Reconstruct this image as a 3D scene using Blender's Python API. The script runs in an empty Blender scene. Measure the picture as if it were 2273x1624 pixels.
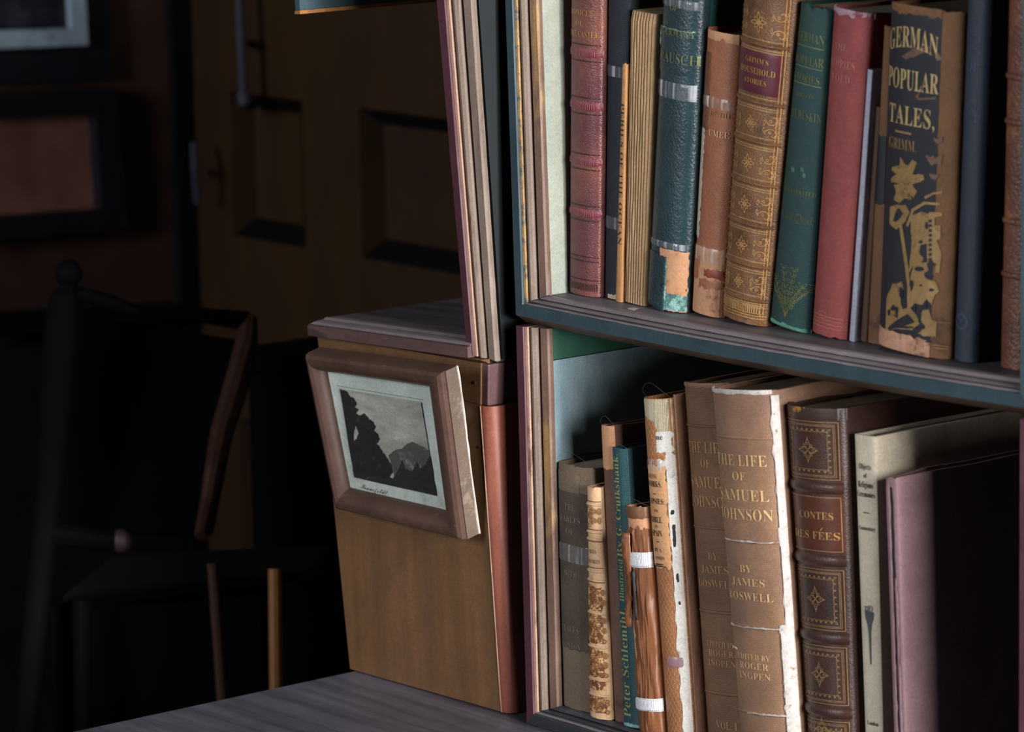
import bpy, bmesh, math, random
from mathutils import Vector, Matrix, noise
from math import sin, cos, radians, pi, sqrt
random.seed(7)
COL = bpy.context.scene.collection
SC = bpy.context.scene

# ------------------------------------------------------------------ camera
FPX = 9000.0
AZ, PT, RL = radians(51), radians(10.15), radians(-1.08)
FW = Vector((-sin(AZ)*cos(PT), cos(AZ)*cos(PT), -sin(PT)))
_rt = Vector((cos(AZ), sin(AZ), 0)); _up = _rt.cross(FW)
RT = _rt*cos(RL)+_up*sin(RL); UP = -_rt*sin(RL)+_up*cos(RL)
def ray(x, y): return FW*FPX + RT*(x-1136.5) - UP*(y-812.0)
CAM = -ray(1145, 699)/FPX*2.6
def onY(x, y, Y=0.0):
    d = ray(x, y); return CAM+d*((Y-CAM.y)/d.y)
def onZ(x, y, Z):
    d = ray(x, y); return CAM+d*((Z-CAM.z)/d.z)
def onX(x, y, X):
    d = ray(x, y); return CAM+d*((X-CAM.x)/d.x)
def onD(x, y, D): return CAM+ray(x, y)*(D/FPX)
def proj(P):
    d = P-CAM; z = d.dot(FW); return 1136.5+FPX*d.dot(RT)/z, 812-FPX*d.dot(UP)/z
cd = bpy.data.cameras.new('camera'); co = bpy.data.objects.new('camera', cd); COL.objects.link(co)
co.matrix_world = Matrix(((RT.x, UP.x, -FW.x, CAM.x), (RT.y, UP.y, -FW.y, CAM.y), (RT.z, UP.z, -FW.z, CAM.z), (0, 0, 0, 1)))
cd.sensor_width = 36; cd.lens = 36*FPX/2273
cd.clip_start = .05; cd.clip_end = 50
cd.dof.use_dof = True; cd.dof.focus_distance = 2.57; cd.dof.aperture_fstop = 11.0
SC.camera = co

# ------------------------------------------------------------------ materials
def lin(c):
    if isinstance(c, str):
        c = c.lstrip('#'); c = [int(c[i:i+2], 16)/255 for i in (0, 2, 4)]
    return tuple((v/12.92 if v <= .04045 else ((v+.055)/1.055)**2.4) for v in c)+(1.0,)
MATS = {}
def mat(name, c1, c2=None, c3=None, kind='plain', rough=.6, sc=40., sc3=25., th3=.6, bump=.3, metal=0., alpha=1., stretch=(1, 1, 1), spec=.4, soft=.06):
    if name in MATS: return MATS[name]
    m = bpy.data.materials.new(name); m.use_nodes = True; MATS[name] = m
    nt = m.node_tree; N = nt.nodes; Lk = nt.links; P = N['Principled BSDF']
    def new(t, **k):
        n = N.new(t)
        for a, b in k.items(): setattr(n, a, b)
        return n
    tc = new('ShaderNodeTexCoord'); mp = new('ShaderNodeMapping'); mp.inputs['Scale'].default_value = stretch
    Lk.new(tc.outputs['Object'], mp.inputs[0])
    n1 = new('ShaderNodeTexNoise'); n1.inputs['Scale'].default_value = sc; n1.inputs['Detail'].default_value = 6; n1.inputs['Roughness'].default_value = .65
    Lk.new(mp.outputs[0], n1.inputs['Vector'])
    r1 = new('ShaderNodeValToRGB'); r1.color_ramp.elements[0].position = .32; r1.color_ramp.elements[1].position = .68
    r1.color_ramp.elements[0].color = lin(c1); r1.color_ramp.elements[1].color = lin(c2 or c1)
    Lk.new(n1.outputs[0], r1.inputs[0]); colr = r1.outputs[0]
    if c3:
        n3 = new('ShaderNodeTexNoise'); n3.inputs['Scale'].default_value = sc3; n3.inputs['Detail'].default_value = 8; n3.inputs['Roughness'].default_value = .7
        mp3 = new('ShaderNodeMapping'); mp3.inputs['Location'].default_value = (3.1, 1.7, .4); mp3.inputs['Scale'].default_value = stretch
        Lk.new(tc.outputs['Object'], mp3.inputs[0]); Lk.new(mp3.outputs[0], n3.inputs['Vector'])
        r3 = new('ShaderNodeValToRGB'); r3.color_ramp.elements[0].position = th3-soft/2; r3.color_ramp.elements[1].position = th3+soft/2
        Lk.new(n3.outputs[0], r3.inputs[0])
        mx = new('ShaderNodeMix', data_type='RGBA'); Lk.new(r3.outputs[0], mx.inputs[0]); Lk.new(colr, mx.inputs[6]); mx.inputs[7].default_value = lin(c3); colr = mx.outputs[2]
    hgt = n1.outputs[0]; dist = .0006
    uv = new('ShaderNodeUVMap')
    if kind in ('leather', 'skin'):
        v = new('ShaderNodeTexVoronoi'); v.inputs['Scale'].default_value = 1050 if kind == 'leather' else 620
        Lk.new(uv.outputs[0], v.inputs['Vector']); hgt = v.outputs['Distance']; dist = -.0004
    elif kind == 'cloth':
        w1 = new('ShaderNodeTexWave'); w1.inputs['Scale'].default_value = 360; w1.bands_direction = 'X'; w1.inputs['Distortion'].default_value = 1.2; w1.inputs['Detail'].default_value=1
        w2 = new('ShaderNodeTexWave'); w2.inputs['Scale'].default_value = 360; w2.bands_direction = 'Y'; w2.inputs['Distortion'].default_value = 1.2; w2.inputs['Detail'].default_value=1
        Lk.new(uv.outputs[0], w1.inputs[0]); Lk.new(uv.outputs[0], w2.inputs[0])
        ad = new('ShaderNodeMath', operation='ADD'); Lk.new(w1.outputs['Fac'], ad.inputs[0]); Lk.new(w2.outputs['Fac'], ad.inputs[1]); hgt = ad.outputs[0]; dist = .0003
        ma = new('ShaderNodeMapRange'); ma.inputs[2].default_value = 2; ma.inputs[3].default_value = .74; ma.inputs[4].default_value = 1.14
        Lk.new(hgt, ma.inputs[0]); mm = new('ShaderNodeMix', data_type='RGBA', blend_type='MULTIPLY'); mm.inputs[0].default_value = 1
        Lk.new(colr, mm.inputs[6]); Lk.new(ma.outputs[0], mm.inputs[7]); colr = mm.outputs[2]
    elif kind == 'hex':
        def vm(op, a, b=None):
            n_ = new('ShaderNodeVectorMath', operation=op); Lk.new(a, n_.inputs[0])
            if b is not None: n_.inputs[1].default_value = b
            return n_
        ds = []
        for of in ((0, 0, 0), (.5, .5, 0)):
            q_ = vm('MULTIPLY', uv.outputs[0], (300, 190, 0)); q_ = vm('ADD', q_.outputs[0], of); q_ = vm('FRACTION', q_.outputs[0])
            q_ = vm('ADD', q_.outputs[0], (-.5, -.5, 0)); q_ = vm('MULTIPLY', q_.outputs[0], (1, 1.58, 0)); q_ = vm('LENGTH', q_.outputs[0]); ds.append(q_.outputs['Value'])
        mn = new('ShaderNodeMath', operation='MINIMUM'); Lk.new(ds[0], mn.inputs[0]); Lk.new(ds[1], mn.inputs[1])
        ms = new('ShaderNodeMapRange'); ms.inputs[1].default_value = .42; ms.inputs[2].default_value = .50; ms.inputs[4].default_value = .55; Lk.new(mn.outputs[0], ms.inputs[0])
        mm = new('ShaderNodeMix', data_type='RGBA')
        Lk.new(ms.outputs[0], mm.inputs[0]); Lk.new(colr, mm.inputs[6]); mm.inputs[7].default_value = lin('#d09a68'); colr = mm.outputs[2]
        hgt = ms.outputs[0]; dist = .0005
    elif kind == 'tape':
        sx = new('ShaderNodeMapping'); sx.inputs['Scale'].default_value = (1, .04, 1); Lk.new(uv.outputs[0], sx.inputs[0])
        nt_ = new('ShaderNodeTexNoise'); nt_.inputs['Scale'].default_value = 260; nt_.inputs['Detail'].default_value = 2; Lk.new(sx.outputs[0], nt_.inputs['Vector'])
        ra = new('ShaderNodeMapRange'); ra.inputs[1].default_value = .50; ra.inputs[2].default_value = .68; ra.inputs[3].default_value = alpha*.45; ra.inputs[4].default_value = min(1, alpha*3.2)  # white streaks paint reflected highlights into the tape's opacity
        Lk.new(nt_.outputs[0], ra.inputs[0]); Lk.new(ra.outputs[0], P.inputs['Alpha']); hgt = nt_.outputs[0]; dist = .002
    elif kind == 'pages':
        w = new('ShaderNodeTexWave'); w.bands_direction = 'X'; w.inputs['Scale'].default_value = 300; w.inputs['Distortion'].default_value = .6
        mw = new('ShaderNodeMapping'); mw.inputs['Scale'].default_value = (1, 1, .06); Lk.new(tc.outputs['Object'], mw.inputs[0]); Lk.new(mw.outputs[0], w.inputs[0])
        ma = new('ShaderNodeMapRange'); ma.inputs[3].default_value = .6; ma.inputs[4].default_value = 1.05
        Lk.new(w.outputs['Fac'], ma.inputs[0]); mm = new('ShaderNodeMix', data_type='RGBA', blend_type='MULTIPLY'); mm.inputs[0].default_value = 1
        Lk.new(colr, mm.inputs[6]); Lk.new(ma.outputs[0], mm.inputs[7]); colr = mm.outputs[2]; hgt = w.outputs['Fac']; dist = .0005
    elif kind == 'crackle':
        v = new('ShaderNodeTexVoronoi', feature='DISTANCE_TO_EDGE'); v.inputs['Scale'].default_value = 330
        mc = new('ShaderNodeMapping'); mc.inputs['Scale'].default_value = (1, 1, .55); Lk.new(tc.outputs['Object'], mc.inputs[0])
        nd = new('ShaderNodeTexNoise'); nd.inputs['Scale'].default_value = 60; Lk.new(mc.outputs[0], nd.inputs['Vector'])
        mxv = new('ShaderNodeMix', data_type='VECTOR'); mxv.inputs[0].default_value = .012; Lk.new(mc.outputs[0], mxv.inputs[4]); Lk.new(nd.outputs['Color'], mxv.inputs[5])
        Lk.new(mxv.outputs[1], v.inputs['Vector']); mr = new('ShaderNodeMapRange'); mr.inputs[2].default_value = .06; Lk.new(v.outputs['Distance'], mr.inputs[0])
        hgt = mr.outputs[0]; dist = .0006
    if kind != 'tape' and alpha >= 1:
        gs = [(14., .30, .70, .72, 1.14), (700., .30, .70, .84, 1.12)]
        for g_sc, f0, f1, t0, t1 in gs:
            gn = new('ShaderNodeTexNoise'); gn.inputs['Scale'].default_value = g_sc; gn.inputs['Detail'].default_value = 7 if g_sc < 100 else 2; gn.inputs['Roughness'].default_value = .7
            Lk.new(tc.outputs['Object'], gn.inputs['Vector'])
            gm = new('ShaderNodeMapRange'); gm.inputs[1].default_value = f0; gm.inputs[2].default_value = f1; gm.inputs[3].default_value = t0; gm.inputs[4].default_value = t1
            Lk.new(gn.outputs[0], gm.inputs[0]); gx = new('ShaderNodeMix', data_type='RGBA', blend_type='MULTIPLY'); gx.inputs[0].default_value = 1
            Lk.new(colr, gx.inputs[6]); Lk.new(gm.outputs[0], gx.inputs[7]); colr = gx.outputs[2]
    Lk.new(colr, P.inputs['Base Color'])
    P.inputs['Roughness'].default_value = rough; P.inputs['Metallic'].default_value = metal
    P.inputs['Specular IOR Level'].default_value = spec
    P.inputs['Alpha'].default_value = alpha
    b = new('ShaderNodeBump'); b.inputs['Strength'].default_value = bump; b.inputs['Distance'].default_value = dist
    Lk.new(hgt, b.inputs['Height'])
    if kind in ('leather', 'skin', 'hex', 'cloth'):
        b2 = new('ShaderNodeBump'); b2.inputs['Strength'].default_value = .35; b2.inputs['Distance'].default_value = .0012
        Lk.new(n1.outputs[0], b2.inputs['Height']); Lk.new(b.outputs[0], b2.inputs['Normal']); b = b2
    Lk.new(b.outputs[0], P.inputs['Normal'])
    return m

# ------------------------------------------------------------------ object helpers
def tag(o, label=None, cat=None, group=None, kind=None):
    if label: o['label'] = label
    if cat: o['category'] = cat
    if group: o['group'] = group
    if kind: o['kind'] = kind
    return o
def empty(name, loc, label, cat, group=None):
    o = bpy.data.objects.new(name, None); COL.objects.link(o); o.location = loc; o.empty_display_size = .01
    return tag(o, label, cat, group)
def base(o):
    v = Vector((0, 0, 0))
    while o is not None: v = v+Vector(o.location); o = o.parent
    return v
def mesh(name, verts, faces, m, parent=None, smooth=False, uvs=None, loc=None, fixn=True, label=None):
    """verts in world space; the object sits at its parent's base (or loc)"""
    if parent is not None: off = base(parent); oloc = Vector((0, 0, 0))
    else: off = Vector(loc) if loc is not None else Vector((0, 0, 0)); oloc = off
    me = bpy.data.meshes.new(name)
    me.from_pydata([tuple(Vector(v)-off) for v in verts], [], faces)
    if uvs:
        ul = me.uv_layers.new(name='UVMap')
        for lp in me.loops: ul.data[lp.index].uv = uvs[lp.vertex_index]
    if fixn:
        bm = bmesh.new(); bm.from_mesh(me); bmesh.ops.recalc_face_normals(bm, faces=bm.faces); bm.to_mesh(me); bm.free()
    if smooth:
        me.shade_smooth()
        try: me.set_sharp_from_angle(angle=radians(28))
        except Exception: pass
    me.materials.append(m)
    o = bpy.data.objects.new(name, me); COL.objects.link(o); o.location = oloc
    if parent is not None: o.parent = parent
    if label: o['label'] = label
    return o
def box_v(x0, x1, y0, y1, z0, z1):
    return [Vector((x, y, z)) for z in (z0, z1) for y in (y0, y1) for x in (x0, x1)], [(0, 1, 3, 2), (4, 6, 7, 5), (0, 4, 5, 1), (2, 3, 7, 6), (0, 2, 6, 4), (1, 5, 7, 3)]
def bevel(o, w, seg=2):
    md = o.modifiers.new('bevel', 'BEVEL'); md.width = w; md.segments = seg; md.limit_method = 'ANGLE'; return o
def box(name, x0, x1, y0, y1, z0, z1, m, parent=None, bv=0., **k):
    v, f = box_v(x0, x1, y0, y1, z0, z1)
    o = mesh(name, v, f, m, parent, **k)
    if bv: bevel(o, bv)
    return o
def hexa(name, front, dv, m, parent=None, bv=0., **k):
    """front = 4 points (bl,br,tr,tl); dv = vector to the back"""
    f = [Vector(p) for p in front]; v = f+[p+Vector(dv) for p in f]
    o = mesh(name, v, [(0, 1, 2, 3), (7, 6, 5, 4), (0, 4, 5, 1), (1, 5, 6, 2), (2, 6, 7, 3), (3, 7, 4, 0)], m, parent, **k)
    if bv: bevel(o, bv)
    return o
def tube(name, pts, rad, m, parent=None, n=10, **k):
    pts = [Vector(p) for p in pts]; L = len(pts)
    rad = rad if isinstance(rad, (list, tuple)) else [rad]*L
    vs, fs = [], []
    for i, p in enumerate(pts):
        t = (pts[min(i+1, L-1)]-pts[max(i-1, 0)]).normalized()
        a = t.cross(Vector((.13, .2, 1)) if abs(t.z) < .9 else Vector((1, .1, 0))).normalized(); b = t.cross(a)
        for j in range(n):
            th = 2*pi*j/n; vs.append(p+(a*cos(th)+b*sin(th))*rad[i])
    for i in range(L-1):
        for j in range(n): fs.append((i*n+j, i*n+(j+1) % n, (i+1)*n+(j+1) % n, (i+1)*n+j))
    fs.append(tuple(range(n))); fs.append(tuple((L-1)*n+j for j in range(n)))
    return mesh(name, vs, fs, m, parent, smooth=True, **k)
def rnd(a): return (random.random()*2-1)*a

SAG = .0024
def sag(X): return SAG*max(0., 1-((X-.225)/.225)**2)

# moulding strip: section points (s across stile, t across rail, y depth)
def strip(name, sec, A, B, m, parent, n=24, axis='z', sg=False, jit=0., x_at_end=None):
    """A(s,t,y)->start point, B(s,t,y)->end point"""
    k = len(sec); vs, fs = [], []
    for i in range(n+1):
        f = i/n
        for (s, t, y) in sec:
            p = A(s, t, y).lerp(B(s, t, y), f)
            if sg: p = p-Vector((0, 0, sag(p.x)))
            if jit: p = p+Vector((rnd(jit), rnd(jit)*.5, 0)) if axis == 'z' else p+Vector((0, rnd(jit)*.5, rnd(jit)))
            vs.append(p)
    for i in range(n):
        for j in range(k): fs.append((i*k+j, i*k+(j+1) % k, (i+1)*k+(j+1) % k, (i+1)*k+j))
    fs.append(tuple(range(k))); fs.append(tuple(n*k+j for j in range(k)))
    return mesh(name, vs, fs, m, parent, smooth=True)
LIP = [(0, 0, .0), (.0072, .0075, -.0004), (.0078, .008, .0006), (.0078, .008, .012), (0, 0, .012)]
EDGE = [(.0080, .0082, .0008), (.0100, .0092, .0010), (.0106, .0096, .004), (.0106, .0096, .012), (.0080, .0082, .012)]
BEAD = [(.0108, .0097, .0042), (.0120, .0102, .0020), (.0138, .0109, .0018), (.0156, .0115, .0034), (.0162, .0118, .0070), (.0162, .0118, .012), (.0108, .0097, .012)]
FLAT = [(.0176, .0122, .0072), (.0184, .0125, .0050), (.0242, .0146, .0056), (.0250, .0150, .0070), (.0250, .0150, .0096), (.0176, .0122, .0096)]
BACKING = [(.002, .001, .0097), (.0190, .0125, .0097), (.0190, .0125, .0099), (.002, .001, .0099)]
UNDER = [(0, 0, 0.0), (0, 0, .012), (0, -.006, .012), (0, -.0055, .008)]

# ------------------------------------------------------------------ text in the system's own glyphs
def serif(s, up=0x1D400, lo=0x1D41A):
    r = ''
    for ch in s:
        if 'A' <= ch <= 'Z': r += chr(up+ord(ch)-65)
        elif 'a' <= ch <= 'z': r += chr(lo+ord(ch)-97)
        else: r += ch
    return r
_tc = {}
def glyphs(s, thin=-.008, spacing=1.05):
    key = (s, thin, spacing)
    if key in _tc: return _tc[key]
    c = bpy.data.curves.new('t', 'FONT'); c.body = s; c.offset = thin; c.resolution_u = 3; c.space_character = spacing
    o = bpy.data.objects.new('t', c); COL.objects.link(o)
    me = o.evaluated_get(bpy.context.evaluated_depsgraph_get()).to_mesh()
    v = [(q.co.x, q.co.y) for q in me.vertices]; f = [tuple(p.vertices) for p in me.polygons]
    o.to_mesh_clear(); bpy.data.objects.remove(o); bpy.data.curves.remove(c)
    _tc[key] = (v, f); return v, f
CAPH = max(q[1] for q in glyphs(serif('H'))[0])

# ------------------------------------------------------------------ books
def arc(u, e=2.4):
    a = abs(2*u-1); return max(0., 1-a**e)**.5
class Book:
    def __init__(self, name, label, L1, L2, Y0, b, shelf, ytop=None, H=None, depth=.13, ly=0., zoff=0., exp=2.4, group=None, after=None, gap=.0006):
        """L1=(xl,xr,y) near the foot, L2=(xl,xr,y) near the head"""
        self.b = b; self.e = exp
        def xl(y): return L1[0]+(L2[0]-L1[0])*(y-L1[2])/(L2[2]-L1[2])
        def xr(y): return L1[1]+(L2[1]-L1[1])*(y-L1[2])/(L2[2]-L1[2])
        us = [i/40 for i in range(21)]
        def solve(z, Y):
            XL, XR = .1, .15
            for _ in range(25):
                p = proj(Vector((XR, Y, z))); XR -= (p[0]-xr(p[1]))/2300
                w = XR-XL
                best = min((lambda q: q[0]-xl(q[1]))(proj(Vector((XL+w*u, Y-b*arc(u, exp), z)))) for u in us)
                XL -= best/2300
            return XL, XR
        z0 = shelf(.2) if callable(shelf) else shelf
        if callable(shelf):
            for _ in range(3): q = solve(z0, Y0); z0 = shelf(sum(q)/2)
        z0 += zoff
        if H is None:
            z1 = z0+.2
            for _ in range(15):
                q = solve(z1, Y0+ly); p = proj(Vector((sum(q)/2, Y0+ly-b, z1))); z1 += (p[1]-ytop)/3500
        else: z1 = z0+H
        B0 = solve(z0, Y0); T0 = solve(z1, Y0+ly)
        if after is not None:
            for q, z in ((B0, z0), (T0, z1)):
                t = (z-after.z0)/after.H; lim = after.X[1]+(after.X[3]-after.X[1])*t+gap
                if q is B0: B0 = (max(q[0], lim), max(q[1], lim+.004))
                else: T0 = (max(q[0], lim), max(q[1], lim+.004))
        self.z0 = z0
        Hh = z1-z0; lean = (sum(T0)-sum(B0))/2/Hh
        w0 = B0[1]-B0[0]; w1 = T0[1]-T0[0]
        tl = -lean
        lift = abs(tl*w0)/2
        self.bl = Vector((B0[0], Y0, z0+lift-tl*w0/2)); self.br = Vector((B0[1], Y0, z0+lift+tl*w0/2))
        self.tl = Vector((T0[0], Y0+ly, z1-tl*w1/2)); self.tr = Vector((T0[1], Y0+ly, z1+tl*w1/2))
        self.W = (w0+w1)/2; self.H = Hh; self.depth = depth
        self.dv = Vector((0, depth, -ly/Hh*depth*0))
        self.root = empty(name, (sum(B0)/2, Y0, z0), label, 'book', group)
        self.X = (B0[0], B0[1], T0[0], T0[1])
        self.pb = proj(self.P(.5, 0))[1]; self.pt = proj(self.P(.5, 1))[1]
    def P(self, u, v, off=0.):
        p = self.bl.lerp(self.br, u).lerp(self.tl.lerp(self.tr, u), v)
        p = p+Vector((0, -self.b*arc(u, self.e), 0))
        if off:
            h = .02; ua, ub = max(0, u-h), min(1, u+h)
            t = Vector(((ub-ua)*self.W, -self.b*(arc(ub, self.e)-arc(ua, self.e)), 0))
            n = Vector((t.y, -t.x, 0)).normalized(); p = p+n*off
        return p
    def v(self, y): return (self.pb-y)/(self.pb-self.pt)
    def h(self, y): return self.v(y)*self.H
    def uv(self, x, y):
        v = self.v(y); u = .5
        for _ in range(4):
            best = min(((abs(proj(self.P(k/60, v))[0]-x), k) for k in range(12, 61)))[1]; u = best/60
            u_ = [(abs(proj(self.P(min(1, u+d/600), v))[0]-x), min(1, u+d/600)) for d in range(-12, 13)]; u = min(u_)[1]
            v += (proj(self.P(u, v))[1]-y)/(self.pb-self.pt)
        return u, v
    def trace(self, pts, a=1.2, n=3):
        o = []
        for x, y in rag(pts, a, n): u, v = self.uv(x, y); o.append((u*self.W, v*self.H))
        return [o]
    # cover: boards plus spine in one sheet
    def cover(self, m, th=.0022, rag=.0, ragb=None, n=36, top=1.0, name='cover', inset=0., m2=None):
        us = [.5-.5*cos(pi*i/20) for i in range(21)]; dp = [i/6 for i in range(6, 0, -1)]
        path = [('l', d) for d in dp]+[('s', u) for u in us]+[('r', d) for d in reversed(dp)]
        vs, uvs, fs = [], [], []; K = len(path)
        ns = [Vector((rnd(9), rnd(9), rnd(9))) for _ in range(2)]
        ragb = rag*.5 if ragb is None else ragb
        def col(k, kind, a, v, inner):
            cx = .5
            u = {'l': 0, 'r': 1}.get(kind, a)
            p = self.P(u, v)
            if kind != 's': p = p+self.dv*a
            if inner:
                ux = Vector((1, 0, 0))
                if kind == 'l': p = p+ux*th
                elif kind == 'r': p = p-ux*th
                else: p = p+ux*th*(1-2*u)+Vector((0, th, 0))
            return p
        s = 0.; acc = [0.]
        for k in range(1, K):
            acc.append(acc[-1]+(col(k, path[k][0], path[k][1], .5, 0)-col(k-1, path[k-1][0], path[k-1][1], .5, 0)).length)
        for i in range(n+1):
            for inner in (0, 1):
                for k, (kd, a) in enumerate(path):
                    v = i/n*top
                    if i == n and rag: v += (noise.noise(Vector((acc[k]*260, 1, 3))+ns[0])+.6*noise.noise(Vector((acc[k]*900, 1, 3))+ns[0]))*rag/self.H - rag*.4/self.H
                    if i == 0 and ragb: v += abs(noise.noise(Vector((acc[k]*300, 1, 3))+ns[1]))*ragb/self.H
                    vs.append(col(k, kd, a, v, inner)); uvs.append((acc[k], i/n*self.H))
        def I(i, inner, k): return (i*2+inner)*K+k
        for i in range(n):
            for k in range(K-1):
                fs.append((I(i, 0, k), I(i, 0, k+1), I(i+1, 0, k+1), I(i+1, 0, k)))
                fs.append((I(i, 1, k), I(i+1, 1, k), I(i+1, 1, k+1), I(i, 1, k+1)))
            for k in (0, K-1): fs.append((I(i, 0, k), I(i+1, 0, k), I(i+1, 1, k), I(i, 1, k)))
        for i in (0, n):
            for k in range(K-1): fs.append((I(i, 0, k), I(i, 1, k), I(i, 1, k+1), I(i, 0, k+1)))
        self.cov = mesh(name, vs, fs, m, self.root, smooth=True, uvs=uvs)
        return self.cov
    def pages(self, m, inset=.003, th=.0024, fb=.0, name='page_block', top=None):
        W = self.W; iu = th/W
        v0, v1 = inset/self.H, (1-inset/self.H if top is None else top)
        us = [iu+(1-2*iu)*i/8 for i in range(9)]
        vs = []
        for v in (v0, v1):
            for u in us:
                p = self.P(u, v); p.y = max(p.y+th*1.2, p.y+fb); vs.append(p)
            vs.append(self.P(us[-1], v)+self.dv*.96+Vector((0, 0, 0))); vs.append(self.P(us[0], v)+self.dv*.96)
        K = 11
        fs = [tuple(range(K)), tuple(range(K, 2*K))]+[(i, (i+1) % K, K+(i+1) % K, K+i) for i in range(K)]
        return mesh(name, vs, fs, m, self.root)
    def patch(self, name, u0, u1, v0, v1, off, m, rag=0., dome=False, parent=None, nu=16, nv=None, ragsides='lrtb', label=None, slope=0., sc=500., crumple=0.):
        """thin sheet wrapped on the spine; v given as fractions"""
        nv = nv or max(3, min(40, int(abs(v1-v0)*self.H/.002)+2)); vs, fs, uvs = [], [], []
        sd = Vector((rnd(9), rnd(9), rnd(9)))
        for i in range(nv+1):
            for j in range(nu+1):
                fu, fv = j/nu, i/nv
                u = u0+(u1-u0)*fu; v = v0+(v1-v0)*fv+slope*(fu-.5)
                if rag:
                    k = noise.noise(Vector((u*self.W*sc, v*self.H*sc, 0))+sd)+.5*noise.noise(Vector((u*self.W*sc*3, v*self.H*sc*3, 0))+sd)
                    if (j == 0 and 'l' in ragsides) or (j == nu and 'r' in ragsides): u += k*rag/self.W
                    if (i == 0 and 'b' in ragsides) or (i == nv and 't' in ragsides): v += k*rag/self.H
                ue = u; u = min(1, max(0, u))
                o = off
                if crumple and 0 < i < nv and 0 < j < nu: o = off+crumple*max(0, .25+noise.noise(Vector((u*7+sd.x, v*self.H*45+sd.y, 0)))+.5*noise.noise(Vector((u*16, v*self.H*60, sd.z))))
                if dome: o = off*sin(pi*fv)**.6 if 0 < fv < 1 else -.0001
                elif (i in (0, nv) or j in (0, nu)): o = off*.55
                vs.append(self.P(u, v, max(o, .00006) if not dome else o)); uvs.append((u*self.W, v*self.H))
        for i in range(nv):
            for j in range(nu): a = i*(nu+1)+j; fs.append((a, a+1, a+nu+2, a+nu+1))
        o = mesh(name, vs, fs, m, parent or self.root, smooth=True, uvs=uvs, fixn=False, label=label)
        return o
    def ink(self, name, polys, m, off=.0003, parent=None):
        """polys: list of polygons in metric spine coordinates (a,h)"""
        vs, fs = [], []
        for P in polys:
            i0 = len(vs)
            for (a, h) in P: vs.append(self.P(min(1, max(0, a/self.W)), h/self.H, off))
            fs.append(tuple(range(i0, len(vs))))
        return mesh(name, vs, fs, m, parent or self.root, fixn=False) if fs else None
    def text(self, s, hy, cap, u=.5, w=None, m=None, rot=0, name='title', style=serif, thin=-.008, off=.0003, parent=None, arch=0.):
        """hy px row of the text's middle; cap height in px; w fraction of spine width (or px length when rotated)"""
        v, f = glyphs(style(s) if style else s, thin)
        xs = [q[0] for q in v]; x0, x1 = min(xs), max(xs)
        k = cap/3550/CAPH
        W = (x1-x0)*k
        kx = k
        if w: kx = k*((w*self.W if rot == 0 else w/3550)/W)
        pts = []
        H0 = self.h(hy); a0 = u*self.W
        for (x, y) in v:
            dx = (x-(x0+x1)/2)*kx; dy = (y-CAPH/2)*k
            dy -= arch*dx*dx
            if rot == 0: a, h = a0+dx, H0+dy
            elif rot == 1: a, h = a0-dy, H0+dx
            else: a, h = a0+dy, H0-dx
            pts.append((a, h))
        vs = [self.P(min(.995, max(.005, a/self.W)), h/self.H, off) for a, h in pts]
        return mesh(name, vs, f, m, parent or self.root, fixn=False)

def ribbon(pts, w, closed=False):
    """polyline -> quads in metric space"""
    P = [Vector((a, h, 0)) for a, h in pts]; out = []
    if closed: P = P+[P[0]]
    for i in range(len(P)-1):
        d = (P[i+1]-P[i]); L = d.length
        if L < 1e-7: continue
        n = Vector((-d.y, d.x, 0)).normalized()*w/2; seg = max(1, int(L/.003))
        for k in range(seg):
            a = P[i].lerp(P[i+1], k/seg); b = P[i].lerp(P[i+1], (k+1)/seg)
            out.append([(q.x, q.y) for q in (a-n, b-n, b+n, a+n)])
    return out
def ring(a, h, r, w, a0=0, a1=2*pi, n=12, ry=None):
    ry = ry or r
    return ribbon([(a+r*cos(a0+(a1-a0)*i/n), h+ry*sin(a0+(a1-a0)*i/n)) for i in range(n+1)], w)
def dot(a, h, r, n=6): return [[(a+r*cos(2*pi*i/n), h+r*sin(2*pi*i/n)) for i in range(n)]]
def rect(a0, a1, h0, h1, w): return ribbon([(a0, h0), (a1, h0), (a1, h1), (a0, h1)], w, True)
def petal(a, h, ang, L, wd, w):
    pts = []
    for i in range(9):
        t = i/8; x = L*t; y = wd*sin(pi*t); pts.append((a+x*cos(ang)-y*sin(ang), h+x*sin(ang)+y*cos(ang)))
    for i in range(8, -1, -1):
        t = i/8; x = L*t; y = -wd*sin(pi*t); pts.append((a+x*cos(ang)-y*sin(ang), h+x*sin(ang)+y*cos(ang)))
    return ribbon(pts, w)
def blob(a, h, r, n=18, amp=.35, ry=None, seed=0):
    ry = ry or r; o = []
    for i in range(n):
        t = 2*pi*i/n; k = 1+amp*noise.noise(Vector((cos(t)*1.7+seed*3.3, sin(t)*1.7, seed)))*2
        o.append((a+r*k*cos(t), h+ry*k*sin(t)))
    return [o]
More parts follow.
